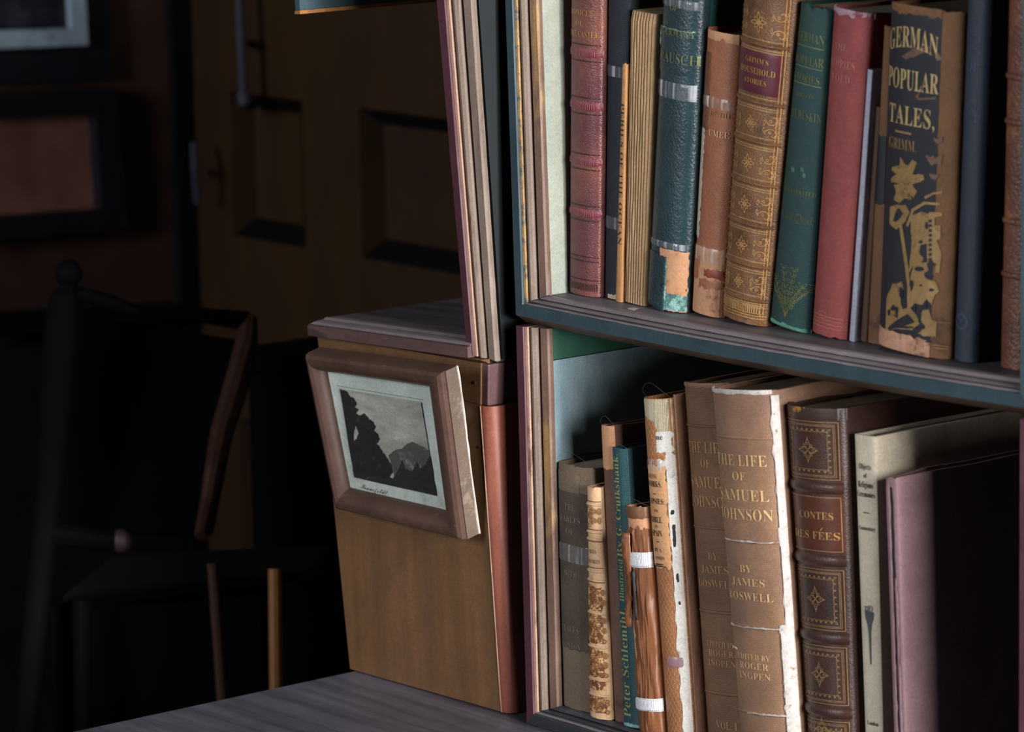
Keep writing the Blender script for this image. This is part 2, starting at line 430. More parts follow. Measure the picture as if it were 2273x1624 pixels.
# ------------------------------------------------------------------ palette
teal_p = mat('teal paint', '#25363d', '#2c424b', '#18242a', rough=.55, sc=60, sc3=30, th3=.66, stretch=(1, 1, .3), bump=.25)
gold_w = mat('bare golden wood edge', '#a27f4e', '#7a6040', '#50504a', rough=.6, sc=90, sc3=120, th3=.55, bump=.5)
bead_p = mat('taupe bead', '#66564b', '#7c6c60', '#503d33', rough=.5, sc=60, sc3=50, th3=.6, stretch=(1, 1, .15), bump=.2)
flat_p = mat('brown moulding', '#5c4438', '#6e5446', '#8c6c40', rough=.5, sc=50, sc3=24, th3=.58, stretch=(1, 1, .2), bump=.25)
maroon_p = mat('maroon paint', '#43202a', '#512b34', '#281a1e', rough=.5, sc=60, sc3=40, th3=.68, stretch=(1, 1, .3), bump=.3)
cream_p = mat('pale worn edge and highlight', '#a58572', '#94705c', '#70503f', rough=.6, sc=80, sc3=70, th3=.6, stretch=(1, 1, .3), bump=.4)
gray_p = mat('grey brown rail', '#5c5558', '#72696c', '#6a4636', rough=.42, sc=40, sc3=45, th3=.66, stretch=(.15, 1, 1), bump=.3)
black_p = mat('black', '#0b0c0e', '#101214', rough=.7)
bevelw = mat('dark brown bevel', '#5f4838', '#4c382a', '#8a5c38', rough=.55, sc3=60, th3=.66, stretch=(.3, 1, 1))
shelf_w = mat('grey weathered wood', '#48454a', '#68636a', '#2c292c', rough=.5, sc=60, sc3=55, th3=.58, soft=.2, stretch=(.06, 1, 1), bump=.5)
blackrail = mat('black rail', '#26272b', '#34353a', '#4d4a50', rough=.4, sc=50, sc3=50, th3=.62, stretch=(.12, 1, 1))
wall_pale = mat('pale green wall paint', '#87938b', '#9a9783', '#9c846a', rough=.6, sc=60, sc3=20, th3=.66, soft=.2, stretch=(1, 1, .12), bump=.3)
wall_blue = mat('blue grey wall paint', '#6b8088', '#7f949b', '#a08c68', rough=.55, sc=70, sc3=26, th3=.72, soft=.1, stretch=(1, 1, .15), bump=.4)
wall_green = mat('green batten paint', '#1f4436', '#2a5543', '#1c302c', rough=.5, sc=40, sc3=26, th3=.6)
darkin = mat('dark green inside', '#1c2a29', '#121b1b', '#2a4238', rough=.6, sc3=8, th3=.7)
olive_w = mat('olive brown wood', '#6f4f31', '#5b4027', '#5c3e32', rough=.5, sc=45, sc3=9, th3=.62, soft=.25, stretch=(1, 1, .035), bump=.35)
red_w = mat('reddish wood', '#7b4636', '#68362c', '#a06a50', rough=.45, sc=50, sc3=40, th3=.72, stretch=(1, 1, .1))
plum_w = mat('plum brown wood', '#4b3436', '#5b4140', '#2c1f20', rough=.5, sc=60, stretch=(1, 1, .15))
frame_w = mat('picture frame wood', '#46332c', '#553e35', '#84664f', rough=.34, sc=40, sc3=200, th3=.68, bump=.25)
frame_side = mat('crackled frame side', '#6a5a4e', '#5c4e43', '#7d6d60', kind='crackle', rough=.5, sc=60, sc3=60, th3=.6, bump=.25)
table_w = mat('dark grey table wood', '#444249', '#5f5d67', '#302f35', rough=.38, sc=40, sc3=30, th3=.56, soft=.2, stretch=(.05, 1, 1), bump=.4)
paper = mat('old paper', '#d8c8a8', '#c8b48e', '#a8875a', kind='pages', rough=.8, sc=60, sc3=40, th3=.66, bump=.5)
pages_tan = mat('tan page edges', '#c39460', '#b58450', '#8d5f38', kind='pages', rough=.75, sc=50, sc3=60, th3=.7, bump=.6)
pages_dark = mat('dark page edges', '#6e5a44', '#5a4836', kind='pages', rough=.8)
pages_pale = mat('pale page edges', '#b7aa90', '#9c8f78', kind='pages', rough=.8)
gilt = mat('gold tooling', '#c09458', '#9c7844', rough=.4, metal=.35, sc=300)
gilt_f = mat('faded gold', '#8a6a48', '#a88658', rough=.5, metal=.2, sc=300)
gilt_g = mat('dull green gold', '#6d7048', '#55603e', rough=.5, metal=.2, sc=300)
ink_k = mat('black ink', '#1c1816', '#2a2420', rough=.7)
tape_c = mat('clear tape', '#a4a4aa', '#c5c5cc', kind='tape', rough=.10, alpha=.24, sc=120, bump=.3, spec=.9)
tape_s = mat('cloudy tape', '#b8a69e', '#d4c8c2', kind='tape', rough=.18, alpha=.30, sc=120, bump=.3, spec=.8)
tape_w = mat('white cloth tape', '#d9d8dc', '#c8c7cc', kind='cloth', rough=.7, bump=.6)
mylar = mat('clear sleeve', '#39444a', '#566066', rough=.1, alpha=.3, spec=.8)

# ------------------------------------------------------------------ main bookcase, upper box
XR_ = .452
up = empty('bookcase', (0, 0, 0), 'upper open bookcase box with dark teal outer edge, holding the top row of books', 'bookcase', 'stacked open bookcase boxes')
V = Vector
def add_frame(parent, A0, A1, B0, B1, cols, names=('lip', 'edge', 'bead', 'inner_moulding')): pass
def stile(parent, A, B, mlip, medge, mbead, mflat, sg=False, axis='z', name='stile', n=30):
    r = strip(name, FLAT, A, B, mflat, parent, n=n, sg=sg, axis=axis, jit=.00012)
    strip('backing', BACKING, A, B, black_p, r, n=4 if not sg else n, sg=sg, axis=axis)
    strip('lip', LIP, A, B, mlip, r, n=n, sg=sg, axis=axis, jit=.00008)
    strip('edge', EDGE, A, B, medge, r, n=44, sg=sg, axis=axis, jit=.00013)
    strip('bead', BEAD, A, B, mbead, r, n=n, sg=sg, axis=axis)
    return r
ZT = .275
stile(up, lambda s, t, y: V((s, y, t)), lambda s, t, y: V((s-.0065, y, ZT-t)), teal_p, gold_w, bead_p, flat_p)
strip('stile', LIP, lambda s, t, y: V((XR_-s, y, t)), lambda s, t, y: V((XR_+.001-s, y, ZT-t)), teal_p, up, n=30, jit=.00008)
RE = lambda s: XR_-min(s, .0085)
rb = stile(up, lambda s, t, y: V((s, y, t)), lambda s, t, y: V((RE(s), y, t)), teal_p, gray_p, gray_p, gray_p, sg=True, axis='x', name='rail', n=40)
strip('under_bevel', UNDER, lambda s, t, y: V((.001, y, t)), lambda s, t, y: V((XR_-.001, y, t)), bevelw, rb, n=40, sg=True, axis='x')
stile(up, lambda s, t, y: V((s-.0065, y, ZT-t)), lambda s, t, y: V((RE(s), y, ZT-t)), teal_p, gray_p, gray_p, gray_p, axis='x', name='rail')
def sagboard(name, x0, x1, y0, y1, zt, zb, m, parent, n=40):
    sec = [(0, zt, y0), (0, zt, y1), (0, zb, y1), (0, zb, y0)]
    return strip(name, sec, lambda s, t, y: V((x0, y, t)), lambda s, t, y: V((x1, y, t)), m, parent, n=n, sg=True, axis='x')
SHZ = .0146
sagboard('shelf_board', .006, XR_-.004, .0125, .235, SHZ, -.0055, shelf_w, up)
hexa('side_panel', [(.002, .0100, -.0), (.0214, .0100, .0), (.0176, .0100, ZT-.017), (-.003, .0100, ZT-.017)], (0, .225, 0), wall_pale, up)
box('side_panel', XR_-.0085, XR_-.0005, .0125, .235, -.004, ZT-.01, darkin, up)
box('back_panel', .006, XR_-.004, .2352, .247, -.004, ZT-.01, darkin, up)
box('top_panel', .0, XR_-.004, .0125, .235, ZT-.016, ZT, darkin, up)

# lower box
lw = empty('bookcase', (.004, 0, -.2695), 'lower open bookcase box with maroon outer edge, holding the bottom row of books', 'bookcase', 'stacked open bookcase boxes')
ZB = -.2693; ZM = -.0068
stile(lw, lambda s, t, y: V((.0035+s, y, ZB+t)), lambda s, t, y: V((s, y, ZM)), maroon_p, cream_p, bead_p, flat_p)
strip('stile', LIP, lambda s, t, y: V((XR_-s, y, ZB+t)), lambda s, t, y: V((XR_-s, y, ZM)), maroon_p, lw, n=30, jit=.00008)
stile(lw, lambda s, t, y: V((.0035+s, y, ZB+t)), lambda s, t, y: V((RE(s), y, ZB+t)), blackrail, gray_p, blackrail, blackrail, axis='x', name='rail')
LZ = ZB+.0146
box('shelf_board', .008, XR_-.004, .0125, .235, ZB+.001, LZ, shelf_w, lw)
zs = onX(1205, 802, .0238).z
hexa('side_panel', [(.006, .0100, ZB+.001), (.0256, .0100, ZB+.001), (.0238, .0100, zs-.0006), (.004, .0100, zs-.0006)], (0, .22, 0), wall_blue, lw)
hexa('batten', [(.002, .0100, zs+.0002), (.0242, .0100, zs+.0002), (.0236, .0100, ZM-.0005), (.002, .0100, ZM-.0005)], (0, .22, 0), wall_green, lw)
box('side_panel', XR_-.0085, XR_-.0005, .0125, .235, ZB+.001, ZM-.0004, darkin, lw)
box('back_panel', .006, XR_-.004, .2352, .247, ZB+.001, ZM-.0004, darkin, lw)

# ------------------------------------------------------------------ leaning open shelf on the cabinet (left)
YB0, YB1 = -.010, -.026
OB, IB = onY(1037, 783, YB0), onY(1085, 804, YB0); OT, IT = onY(969, 0, YB1), onY(1031, 0, YB1)
OT = OB+(OT-OB)*1.22; IT = IB+(IT-IB)*1.22
sh = empty('open_shelf', tuple(OB), 'narrow open shelf with maroon edged moulding standing on the brown cabinet', 'shelf')
stB = stile(sh, lambda s, t, y: OB.lerp(IB, s/.025)+V((0, y, 0)), lambda s, t, y: OT.lerp(IT, s/.025)+V((0, y, 0)), maroon_p, cream_p, bead_p, bead_p)
hexa('side_panel', [OB.lerp(IB, .3)+V((0, .013, .0)), OB.lerp(IB, .93)+V((0, .013, .0)), OT.lerp(IT, .93)+V((0, .013, 0)), OT.lerp(IT, .3)+V((0, .013, 0))], (0, .16, 0), mat('black teal panel', '#091012', '#0d1518', '#070a0c', rough=.6, sc=20, sc3=40, th3=.66), sh)
for (x, y) in ((983, 48), (1000, 284), (1011, 422), (1022, 553), (1036, 690)):
    f = y/783.; Yl = YB1+(YB0-YB1)*f; p = onY(x, y, Yl-.0002); tube('nail_hole', [p+V((0, -.0006, 0)), p+V((0, .0004, 0))], .0008, black_p, sh, n=7)
# ledge rail
YC0, YC1 = .006, -.0085
zc = lambda y: (YC0+(YC1-YC0)*(1580-y)/780.)
def C(x, y): return onY(x, y, zc(y+ (1120-x)*.29))
tl_, tr_ = C(704, 742), C(1067, 806)
LA, LB = onY(683, 721, -.016), onY(1038, 770, -.014)
kz = .0083
def ledgeA(s, t, y): return LA+V((.4*s if t > .0085 else 0, y, t-.0076))
def ledgeB(s, t, y): return LB+V((0, y, t-.0076))
LA.z = LA.z; ld = strip('rail', [(0, .0004, 0), (.0005, .0076, -.0002), (.001, .008, .001), (.001, .008, .014), (0, .0004, .014)], ledgeA, ledgeB, mat('brown plum lip', '#4a3634', '#573f3c', '#34282a', rough=.5, sc=60, sc3=40, th3=.62, stretch=(.3, 1, 1)), sh, n=24, axis='x', jit=.0001)
strip('bead', [(.004, .0082, .002), (.008, .0098, .003), (.014, .0112, .006), (.016, .0112, .008), (.020, .0128, .010), (.024, .0132, .014), (.004, .0082, .014)], ledgeA, ledgeB, gray_p, ld, n=24, axis='x')
def ctop(x): return tl_.z+(tr_.z-tl_.z)*(x-tl_.x)/(tr_.x-tl_.x)+.0003
def und(P_): return lambda s, t, y: V((P_.x, P_.y+y, (P_.z-.0074)*(1-t)+ctop(P_.x)*t))
strip('under_bevel', [(0, 0, .001), (0, 0, .0085), (0, 1, .0085), (0, 1, .0074), (0, .5, .0055)], und(LA+V((.008, 0, 0))), und(LB+V((.012, 0, 0))), olive_w, ld, n=10, axis='x')
zt_ = LA.z+.0050
pa_, pb_ = LA+V((.010, .0142, 0)), LB+V((.012, .0142, 0))
hexa('shelf_board', [V((pa_.x, pa_.y, ctop(pa_.x))), V((pb_.x, pb_.y, ctop(pb_.x))), pb_+V((0, 0, .0052)), pa_+V((0, 0, .0052))], (0, .125, 0), shelf_w, sh)
a0 = onY(656, 24, -.030)
hexa('side_panel', [a0, a0+V((.005, 0, .0008)), a0+V((.005, -.003, .06)), a0+V((0, -.003, .06))], (0, .135, .0), teal_p, sh, label='dark teal side panel hanging above the shelf')
hexa('edge_strip', [a0+V((-.0004, -.0004, -.0022)), a0+V((.0056, -.0004, -.0018)), a0+V((.0056, -.0004, .0006)), a0+V((-.0004, -.0004, -.0002))], (0, .135, 0), mat('orange bare edge', '#9a6a34', '#7a4c22', '#3f4a48', rough=.5, sc=80, sc3=60, th3=.6), sh)

# ------------------------------------------------------------------ brown cabinet below it
cab = empty('cabinet', (-.1, .007, ZB), 'plain olive brown wooden cabinet standing on the grey table left of the bookcase', 'cabinet')
bl = onZ(777, 1484, ZB+.0003); br = onZ(1117, 1580, ZB+.0003)
ml, mr = C(709, 800), C(1070, 901)
wd = V((0, .16, 0))
hexa('body', [bl, br, mr, ml+V((0, 0, 0))], wd, olive_w, cab)
mq = C(1066, 900)
hexa('top_block', [ml+V((.001, .0002, .0006)), V((mq.x, mq.y+.0002, mr.z+.0006)), tr_, tl_], wd, olive_w, cab)
hexa('end_block', [V((mq.x-.001, mq.y+.0012, mr.z+.0004)), V((mq.x+.0065, mq.y+.0012, mr.z+.0004)), tr_+V((.0065, .0012, -.0003)), tr_+V((-.001, .0012, -.0003))], (0, .155, 0), plum_w, cab, bv=.001)
e0, e1 = br, mr
n = 10; sec = []
vs, fs = [], []
R_ = .0085
for i in range(25):
    f = i/24; c0 = e0.lerp(e1, f)
    for j in range(n+1):
        th = -pi/2+ (pi/2)*j/n
        vs.append(c0+V((-.001+R_*cos(th), R_+R_*sin(th)-.0005, 0)) if j > 0 else c0+V((-.001, -.0005, 0)))
    vs.append(c0+V((-.001+R_, .15, 0))); vs.append(c0+V((-.001, .15, 0)))
K = n+3
for i in range(24):
    for j in range(K): fs.append((i*K+j, i*K+(j+1) % K, (i+1)*K+(j+1) % K, (i+1)*K+j))
fs += [tuple(range(K)), tuple(24*K+j for j in range(K))]
mesh('rounded_edge', vs, fs, red_w, cab, smooth=True)
tube('edge_highlight', [e0.lerp(e1, i/20)+V((-.0012, -.0004+rnd(.0001), 0)) for i in range(21)], .0005, cream_p, cab, n=6)  # cream strip painting the highlight along the rounded corner
for (x, y) in ((1054, 849), (1062, 992), (1096, 1462), (922, 1508)):
    p = C(x, y); tube('nail_hole', [p+V((0, -.0006, 0)), p+V((0, .002, 0))], .0011, black_p, cab, n=8)

# ------------------------------------------------------------------ framed engraving
YPb, YPt = -.020, -.046
q = [onY(741, 1133, YPb), onY(1023, 1202, YPb), onY(974, 829, YPt), onY(672, 787, YPt)]
PN = ((q[1]-q[0]).cross(q[3]-q[0])).normalized()   # towards the viewer
if PN.y > 0: PN = -PN
PT_ = .0155
ctr = sum(q, V((0, 0, 0)))/4
pic = empty('framed_picture', tuple((q[0]+q[1])/2-PN*PT_), 'small framed landscape engraving in a rounded dark brown frame, tilted forward on the brown cabinet', 'picture')
WS = [.0150/.0172, .0205/.0172, .0145/.0172, .0105/.0172]   # bottom, right, top, left member widths
def inset(d):
    o = []
    for i in range(4):
        p = q[i]; a = (q[(i+1) % 4]-p).normalized(); b = (q[(i-1) % 4]-p).normalized(); c_ = a.cross(b).length
        o.append(p+a*d*WS[(i-1) % 4]/c_+b*d*WS[i]/c_)
    return o
psec = [(0, -PT_), (0, -.0050), (.0008, -.0022), (.0030, -.0004), (.0065, 0), (.0105, -.0010), (.0140, -.0038), (.0165, -.0078), (.0172, -.0105), (.0172, -PT_)]
for k in range(4):
    vs = []
    for (d, hh) in psec:
        c4 = inset(d); a, b = c4[k], c4[(k+1) % 4]
        for i in range(13): vs.append(a.lerp(b, i/12)+PN*hh)
    fs = [(i*13+j, i*13+j+1, ((i+1) % 10)*13+j+1, ((i+1) % 10)*13+j) for i in range(10) for j in range(12)]
    fs += [tuple(i*13 for i in range(10)), tuple(i*13+12 for i in range(10))]
    o = mesh('frame_side', vs, fs, frame_w, pic, smooth=True)
    if k == 1:   # the crackled outer face
        c4 = inset(0); a, b = c4[1], c4[2]; ex = (q[1]-q[0]).normalized()*.0004
        hexa('veneer', [a+ex-PN*.0050, b+ex-PN*.0050, b+ex-PN*PT_, a+ex-PN*PT_], ex*1.5, frame_side, o, label='crackled pale brown outer face')
        tube('chipped_edge', [a.lerp(b, i/14)+ex*2-PN*(PT_-.0004+rnd(.0003)) for i in range(15)], [.0006+abs(rnd(.0004)) for _ in range(15)], mat('chipped white', '#cfcac4', '#a89c90', rough=.6), o, n=6)
def onpic(x, y, hh):
    d = ray(x, y); p0 = q[0]+PN*hh; return CAM+d*((p0-CAM).dot(PN)/d.dot(PN))
matp = mat('off white card', '#ccd4cc', '#c4ccc2', '#b4beb0', rough=.7, sc=12)
i4 = inset(.0168)
hexa('mount', [p-PN*.0100 for p in i4], -PN*.003, matp, pic)
def flat(name, pts, hh, m, parent=None, lo=None):
    w = [onpic(x, y, hh) for x, y in pts]; return mesh(name, w, [tuple(range(len(w)))], m, parent or pic)
sky = mat('engraved sky', '#9c9a92', '#c0beb2', '#74736b', rough=.7, sc=38, sc3=22, th3=.6, soft=.3, stretch=(.6, 1, 2.2))
treeM = mat('engraved dark', '#19191b', '#252527', '#3a3a3a', rough=.7, sc=220, sc3=160, th3=.62)
hillM = mat('engraved hill', '#5c5a55', '#4c4a46', '#7c7a72', rough=.7, sc=120, sc3=90, th3=.6)
gndM = mat('engraved ground', '#202020', '#2e2e2d', '#54534d', rough=.7, sc=150, sc3=90, th3=.68, stretch=(.4, 1, 2))
H0_ = -.0099
b4 = [(753, 862), (934, 892), (969, 1101), (786, 1059)]
engr = flat('engraving', b4, H0_+.0002, sky)
def rag(pts, a=1.5, n=5):
    o = []
    for i in range(len(pts)):
        p, r = pts[i], pts[(i+1) % len(pts)]
        for k in range(n): o.append((p[0]+(r[0]-p[0])*k/n+rnd(a)*(k > 0), p[1]+(r[1]-p[1])*k/n+rnd(a)*(k > 0)))
    return o
flat('hill', rag([(862, 1010), (878, 998), (890, 996), (905, 984), (915, 980), (928, 985), (940, 992), (951, 998), (962, 1060), (880, 1070)], .8), H0_+.0003, hillM, engr)
flat('ground', rag([(786, 1059), (782, 1040), (850, 1050), (872, 1062), (885, 1040), (893, 1020), (900, 1040), (915, 1046), (925, 1024), (933, 1040), (945, 1030), (954, 1012), (969, 1100)], .7), H0_+.0004, gndM, engr)
flat('trees', rag([(754, 863), (770, 868), (776, 878), (787, 886), (792, 897), (786, 903), (796, 908), (790, 918), (800, 922), (808, 917), (818, 928), (827, 935), (834, 948), (830, 955), (838, 962), (844, 975), (836, 984), (848, 1000), (856, 1012), (868, 1030), (872, 1048), (860, 1062), (785, 1050)], 1.3, 6), H0_+.0005, treeM, engr)
flat('sky_gap', rag([(786, 958), (790, 945), (796, 960), (792, 972), (786, 978)], .8), H0_+.0006, sky, engr)
def lineb(x0, y0, x1, y1, w=1.2): return [(x0, y0), (x1, y1), (x1, y1+w), (x0, y0+w)]
lm = mat('plate line', '#8a8d84', rough=.7)
flat('plate_line', lineb(747, 855, 936, 886), H0_+.0002, lm, engr)
v_, f_ = glyphs(serif('Sonnefeldt', 0x1D4D0, 0x1D4EA), -.012)
xm = max(a for a, b in v_)
pts = []
for a, b in v_:
    x = 800+58*a/xm+ -b*4; y = 1083+16*a/xm-b*17; pts.append(onpic(x+ b*8, y, H0_+.0003))
mesh('signature', pts, f_, ink_k, pic, fixn=False)
gp = i4
hexa('glass', [p-PN*.0082 for p in inset(.0165)], -PN*.0006, mat('picture glass', '#050505', rough=.03, alpha=.05, spec=.5), pic)
rp = C(1026, 921)+V((0, -.0035, 0)); th = [2*pi*i/16 for i in range(17)]
tube('hanging_ring', [rp+V((.0042*cos(a), 0.0, .0048*sin(a))) for a in th], .0012, mat('pale ring', '#b8aca4', rough=.3), pic, n=6)

# ------------------------------------------------------------------ table
tb = empty('table', (.2, -.2, -1.02), 'dark grey scratched wooden table under the cabinet and bookcase', 'table')
o = box('table_top', -.187, .70, -.80, .255, ZB-.030, ZB-.0006, table_w, tb, bv=.003)
for x in (-.14, .65):
    for y in (-.75, .22): box('leg', x-.025, x+.025, y-.025, y+.025, -1.02, ZB-.031, table_w, tb, bv=.003)
box('apron', -.15, .66, -.77, -.75, ZB-.11, ZB-.031, table_w, tb)
box('apron', -.15, .66, .22, .235, ZB-.11, ZB-.031, table_w, tb)
ch = onZ(1405, 684, SHZ-.0005); chip = mat('paper chip', '#b0aca8', '#8c8884', rough=.8)
zc_ = SHZ-sag(ch.x)+.0002
o = mesh('paper_scrap', [V((ch.x-.004, ch.y-.001, zc_)), V((ch.x+.004, ch.y-.002, zc_)), V((ch.x+.005, ch.y+.001, zc_+.0015)), V((ch.x-.003, ch.y+.002, zc_+.001)), V((ch.x-.004, ch.y-.001, zc_+.0006)), V((ch.x+.004, ch.y-.002, zc_+.0006))], [(0, 1, 2, 3), (4, 5, 2, 3), (0, 1, 5, 4)], chip, loc=(ch.x, ch.y, zc_))
tag(o, 'tiny pale paper chip lying on the upper shelf below the bare page block', 'paper scrap')
# ------------------------------------------------------------------ upper row of books
def SU(X): return SHZ-sag(X)+.0002
m_burg = mat('burgundy leather', '#54272c', '#5f3436', '#7a4634', kind='leather', rough=.40, sc=30, sc3=16, th3=.58, soft=.25, bump=.55)
m_navyb = mat('blue black cloth', '#161d27', '#1d2531', kind='cloth', rough=.6, bump=.3)
m_tanp = mat('tan paper cover', '#b08052', '#a07042', '#7c5030', rough=.6, sc=40, sc3=60, th3=.62, stretch=(1, 1, .3))
m_tealL = mat('dark teal leather', '#1d2e34', '#243a40', '#151e22', kind='skin', rough=.40, sc=40, bump=.55)
m_tealpale = mat('worn pale teal', '#6c9690', '#8cb0a8', '#3f6562', kind='skin', rough=.6, sc=90, sc3=90, th3=.5, bump=.5)
m_orange = mat('worn orange leather', '#9a6244', '#88523a', '#b07e5c', kind='leather', rough=.55, sc=35, sc3=25, th3=.62, soft=.15, bump=.35)
m_flesh = mat('bared tan board', '#c0906c', '#b07e5c', '#8a5a44', rough=.7, sc=60, sc3=50, th3=.6)
m_dkbr = mat('dark brown strip', '#5f3c28', '#6e482e', '#4a2c1e', rough=.55)
m_gtan = mat('tan tooled leather', '#66452c', '#755033', '#4a301d', kind='leather', rough=.42, sc=60, sc3=40, th3=.58, soft=.2, bump=.5)
m_marlab = mat('maroon label leather', '#4c1b26', '#5a2430', rough=.4, sc=120)
m_green = mat('green cloth', '#153c34', '#1a453c', '#1a3840', kind='cloth', rough=.5, sc=20, sc3=12, th3=.55, soft=.3, bump=.35)
m_red = mat('faded red cloth', '#843a3c', '#8f463e', '#762c38', kind='cloth', rough=.55, sc=20, sc3=14, th3=.6, soft=.25, bump=.4)
m_tancl = mat('brown cloth', '#6c4a2e', '#7c5636', '#563822', kind='cloth', rough=.6, bump=.4)
m_navyp = mat('navy pictorial cloth', '#15161e', '#1b1c25', '#3c3026', kind='cloth', rough=.55, sc3=60, th3=.72, bump=.3)
m_navy = mat('navy cloth', '#26303f', '#2b3748', '#1e2736', kind='cloth', rough=.5, sc=20, bump=.3)
m_brl = mat('worn brown leather', '#5c3526', '#70432e', '#8a5a3a', kind='skin', rough=.45, sc=60, sc3=60, th3=.6, soft=.1, bump=1.)
m_silver = mat('silvery sleeve edge', '#b4b4c4', '#9496a8', '#dcdce6', rough=.25, sc=60, sc3=50, th3=.6, stretch=(1, 1, .05))
m_bandL = mat('burgundy band', '#5c1f2a', '#7c3a40', kind='leather', rough=.4, sc=260, stretch=(3, 1, .1), bump=.4)
m_dark_line = mat('blind tooled line', '#2a1012', '#361618', rough=.5)

def hl(bk, y, w=.0006, m=None, u0=.02, u1=.98, off=.0002, name='tooled_line', parent=None):
    ys = y if isinstance(y, (list, tuple)) else [y]; P = []
    for yy in ys: P += ribbon([(bk.W*(u0+(u1-u0)*i/10), bk.h(yy)) for i in range(11)], w)
    return bk.ink(name, P, m, off=off, parent=parent)

b = Book('book', 'tall burgundy leather book with ribbed spine, leftmost on the upper shelf', (1265, 1334, 640), (1269, 1341, 0), .0285, .0055, SU, H=.232, depth=.15)
b.cover(m_burg); b.pages(pages_dark)
bar = []
for (ya, yb) in ((98, 128), (215, 245), (340, 368), (455, 482)):
    r = b.patch('raised_band', 0, 1, b.v(yb-4), b.v(ya+4), .0006, m_bandL, dome=True, nu=20)
    P = []
    for i in range(16):
        a = b.W*(.12+.76*i/15); P += ribbon([(a, b.h(yb-8)), (a, b.h(ya+10))], .0004)
    b.ink('tooling', P, mat('burnished line', '#93565a', rough=.4), off=.0009, parent=r)
    hl(b, [ya-3, yb+3], .0009, m_dark_line)
hl(b, [566, 576, 618], .0008, m_dark_line)
P = []
for i in range(22):
    a = b.W*(.04+.92*i/21); P += ribbon([(a, b.h(642)), (a, b.h(626))], .0005)
b.ink('tooling', P, m_dark_line)
b.text('RONICLE', 25, 12, m=gilt, w=.72, u=.46); b.text('OF', 49, 11, m=gilt, w=.20, u=.42); b.text('THE CASTLE', 72, 12, m=gilt, w=.92, u=.50)

b = Book('book', 'tall blue-black cloth book with two bands of clear tape, next to the burgundy book', (1334, 1379, 652), (1343, 1402, 0), .0325, .003, SU, H=.235, depth=.14, after=b)
b.cover(m_navyb); b.pages(pages_pale, inset=.002)
for (ya, yb) in ((143, 167), (478, 505)): b.patch('tape', 0, 1, b.v(yb), b.v(ya), .00035, tape_c)

b.patch('paper_foot', .35, 1, 0, .012, .0003, paper, rag=.0008, ragsides='t')
b = Book('book', 'thin tan paper booklet lettered down the spine, squeezed before the blue-black book', (1367, 1381, 640), (1367, 1385, 140), .0265, .0008, SU, ytop=138, depth=.12, after=b)
b.cover(m_tanp, th=.0010, rag=.002); b.pages(pages_dark, th=.0012)
b.text('PERILS OF THE OCEAN', 385, 10, m=ink_k, rot=-1, w=320, u=.5)

b = Book('book', 'coverless book showing its bare tan folded sheets, between booklet and teal leather book', (1381, 1439, 667), (1392, 1461, 30), .0300, .0035, SU, ytop=27, depth=.12, exp=5, after=b)
sect_tan = mat('tan folded sheets', '#b0906c', '#a0805c', '#86664a', rough=.75, sc=260, sc3=120, th3=.64, stretch=(1, 1, .02), bump=.5)
ns = 9
for k in range(ns):
    u0, u1 = k/ns+.005, (k+1)/ns-.005
    vs = []
    NV = 30
    for i in range(NV+1):
        v = i/NV
        for j in range(7):
            u = u0+(u1-u0)*j/6
            p = b.P(u, v)
            rr = .0010*(1-(1-abs(2*j/6-1)**3.)**.5)+.0005*noise.noise(V((k*5., v*9, 0)))+ (.0012*((v-.98)/.02)**2 if v > .98 else 0)
            vs.append(p+V((0, rr, 0)))
        pr = b.P(u1, v); pl = b.P(u0, v)
        vs.append(V((pr.x, b.bl.y+.11, pr.z))); vs.append(V((pl.x, b.bl.y+.11, pl.z)))
    K = 9
    fs = [(i*K+j, i*K+(j+1) % K, (i+1)*K+(j+1) % K, (i+1)*K+j) for i in range(NV) for j in range(K)]+[tuple(range(K)), tuple(NV*K+j for j in range(K))]
    mesh('folded_section', vs, fs, sect_tan, b.root, smooth=True)

b = Book('book', 'thick dark teal pebbled leather book mended with clear tape, torn pink and teal foot', (1438, 1530, 681), (1474, 1566, 0), .0325, .0085, SU, H=.226, depth=.15, after=b)
b.cover(m_tealL, rag=.001); b.pages(pages_pale)
b.patch('bare_foot', .42, .99, 0.0, b.v(548), .0002, m_flesh, rag=.0006)
b.patch('foot_strip', .38, .99, .002, b.v(646), .0004, m_tealpale, rag=.0008, ragsides='tl')
b.patch('torn_leather', 0.0, .60, .0, b.v(562), .0007, m_tealL, rag=.0012, ragsides='tr', slope=-.012, nu=24)
b.patch('torn_edge', .585, .63, .0, b.v(572), .0008, m_tealpale, rag=.0006, nu=4)
b.patch('torn_leather', 0.0, .95, b.v(160), b.v(62), .0006, m_tealL, rag=.0010, ragsides='t')
b.patch('torn_edge', .04, .93, b.v(64), b.v(61), .0009, m_tealpale, rag=.001, ragsides='tb', nu=26)
b.patch('torn_edge', .0, .07, b.v(105), b.v(62), .0012, m_tealpale, rag=.0018, nu=6)
for (ya, yb) in ((-4, 14), (178, 214), (532, 546)): b.patch('tape', .02, .98, b.v(yb), b.v(ya), .0009, tape_c)
b.text('OF', 16, 12, m=gilt_g, w=.17, u=.48, off=.001); b.text('GERMANY', 68, 16, m=gilt_g, w=.78, u=.56, off=.001); b.text('RAUSCH', 124, 22, m=gilt_g, w=.86, u=.58, off=.001)

hexa('board', [b.br+V((.0001, .004, .001)), b.br+V((.0012, .004, .001)), b.tr+V((.0012, .004, -.001)), b.tr+V((.0001, .004, -.001))], (0, .14, 0), mat('deep green cloth', '#0f3a38', '#124440', rough=.6), b.root, label='deep green cloth side board')
b.X = tuple(q+(.0012 if i in (1, 3) else 0) for i, q in enumerate(b.X))

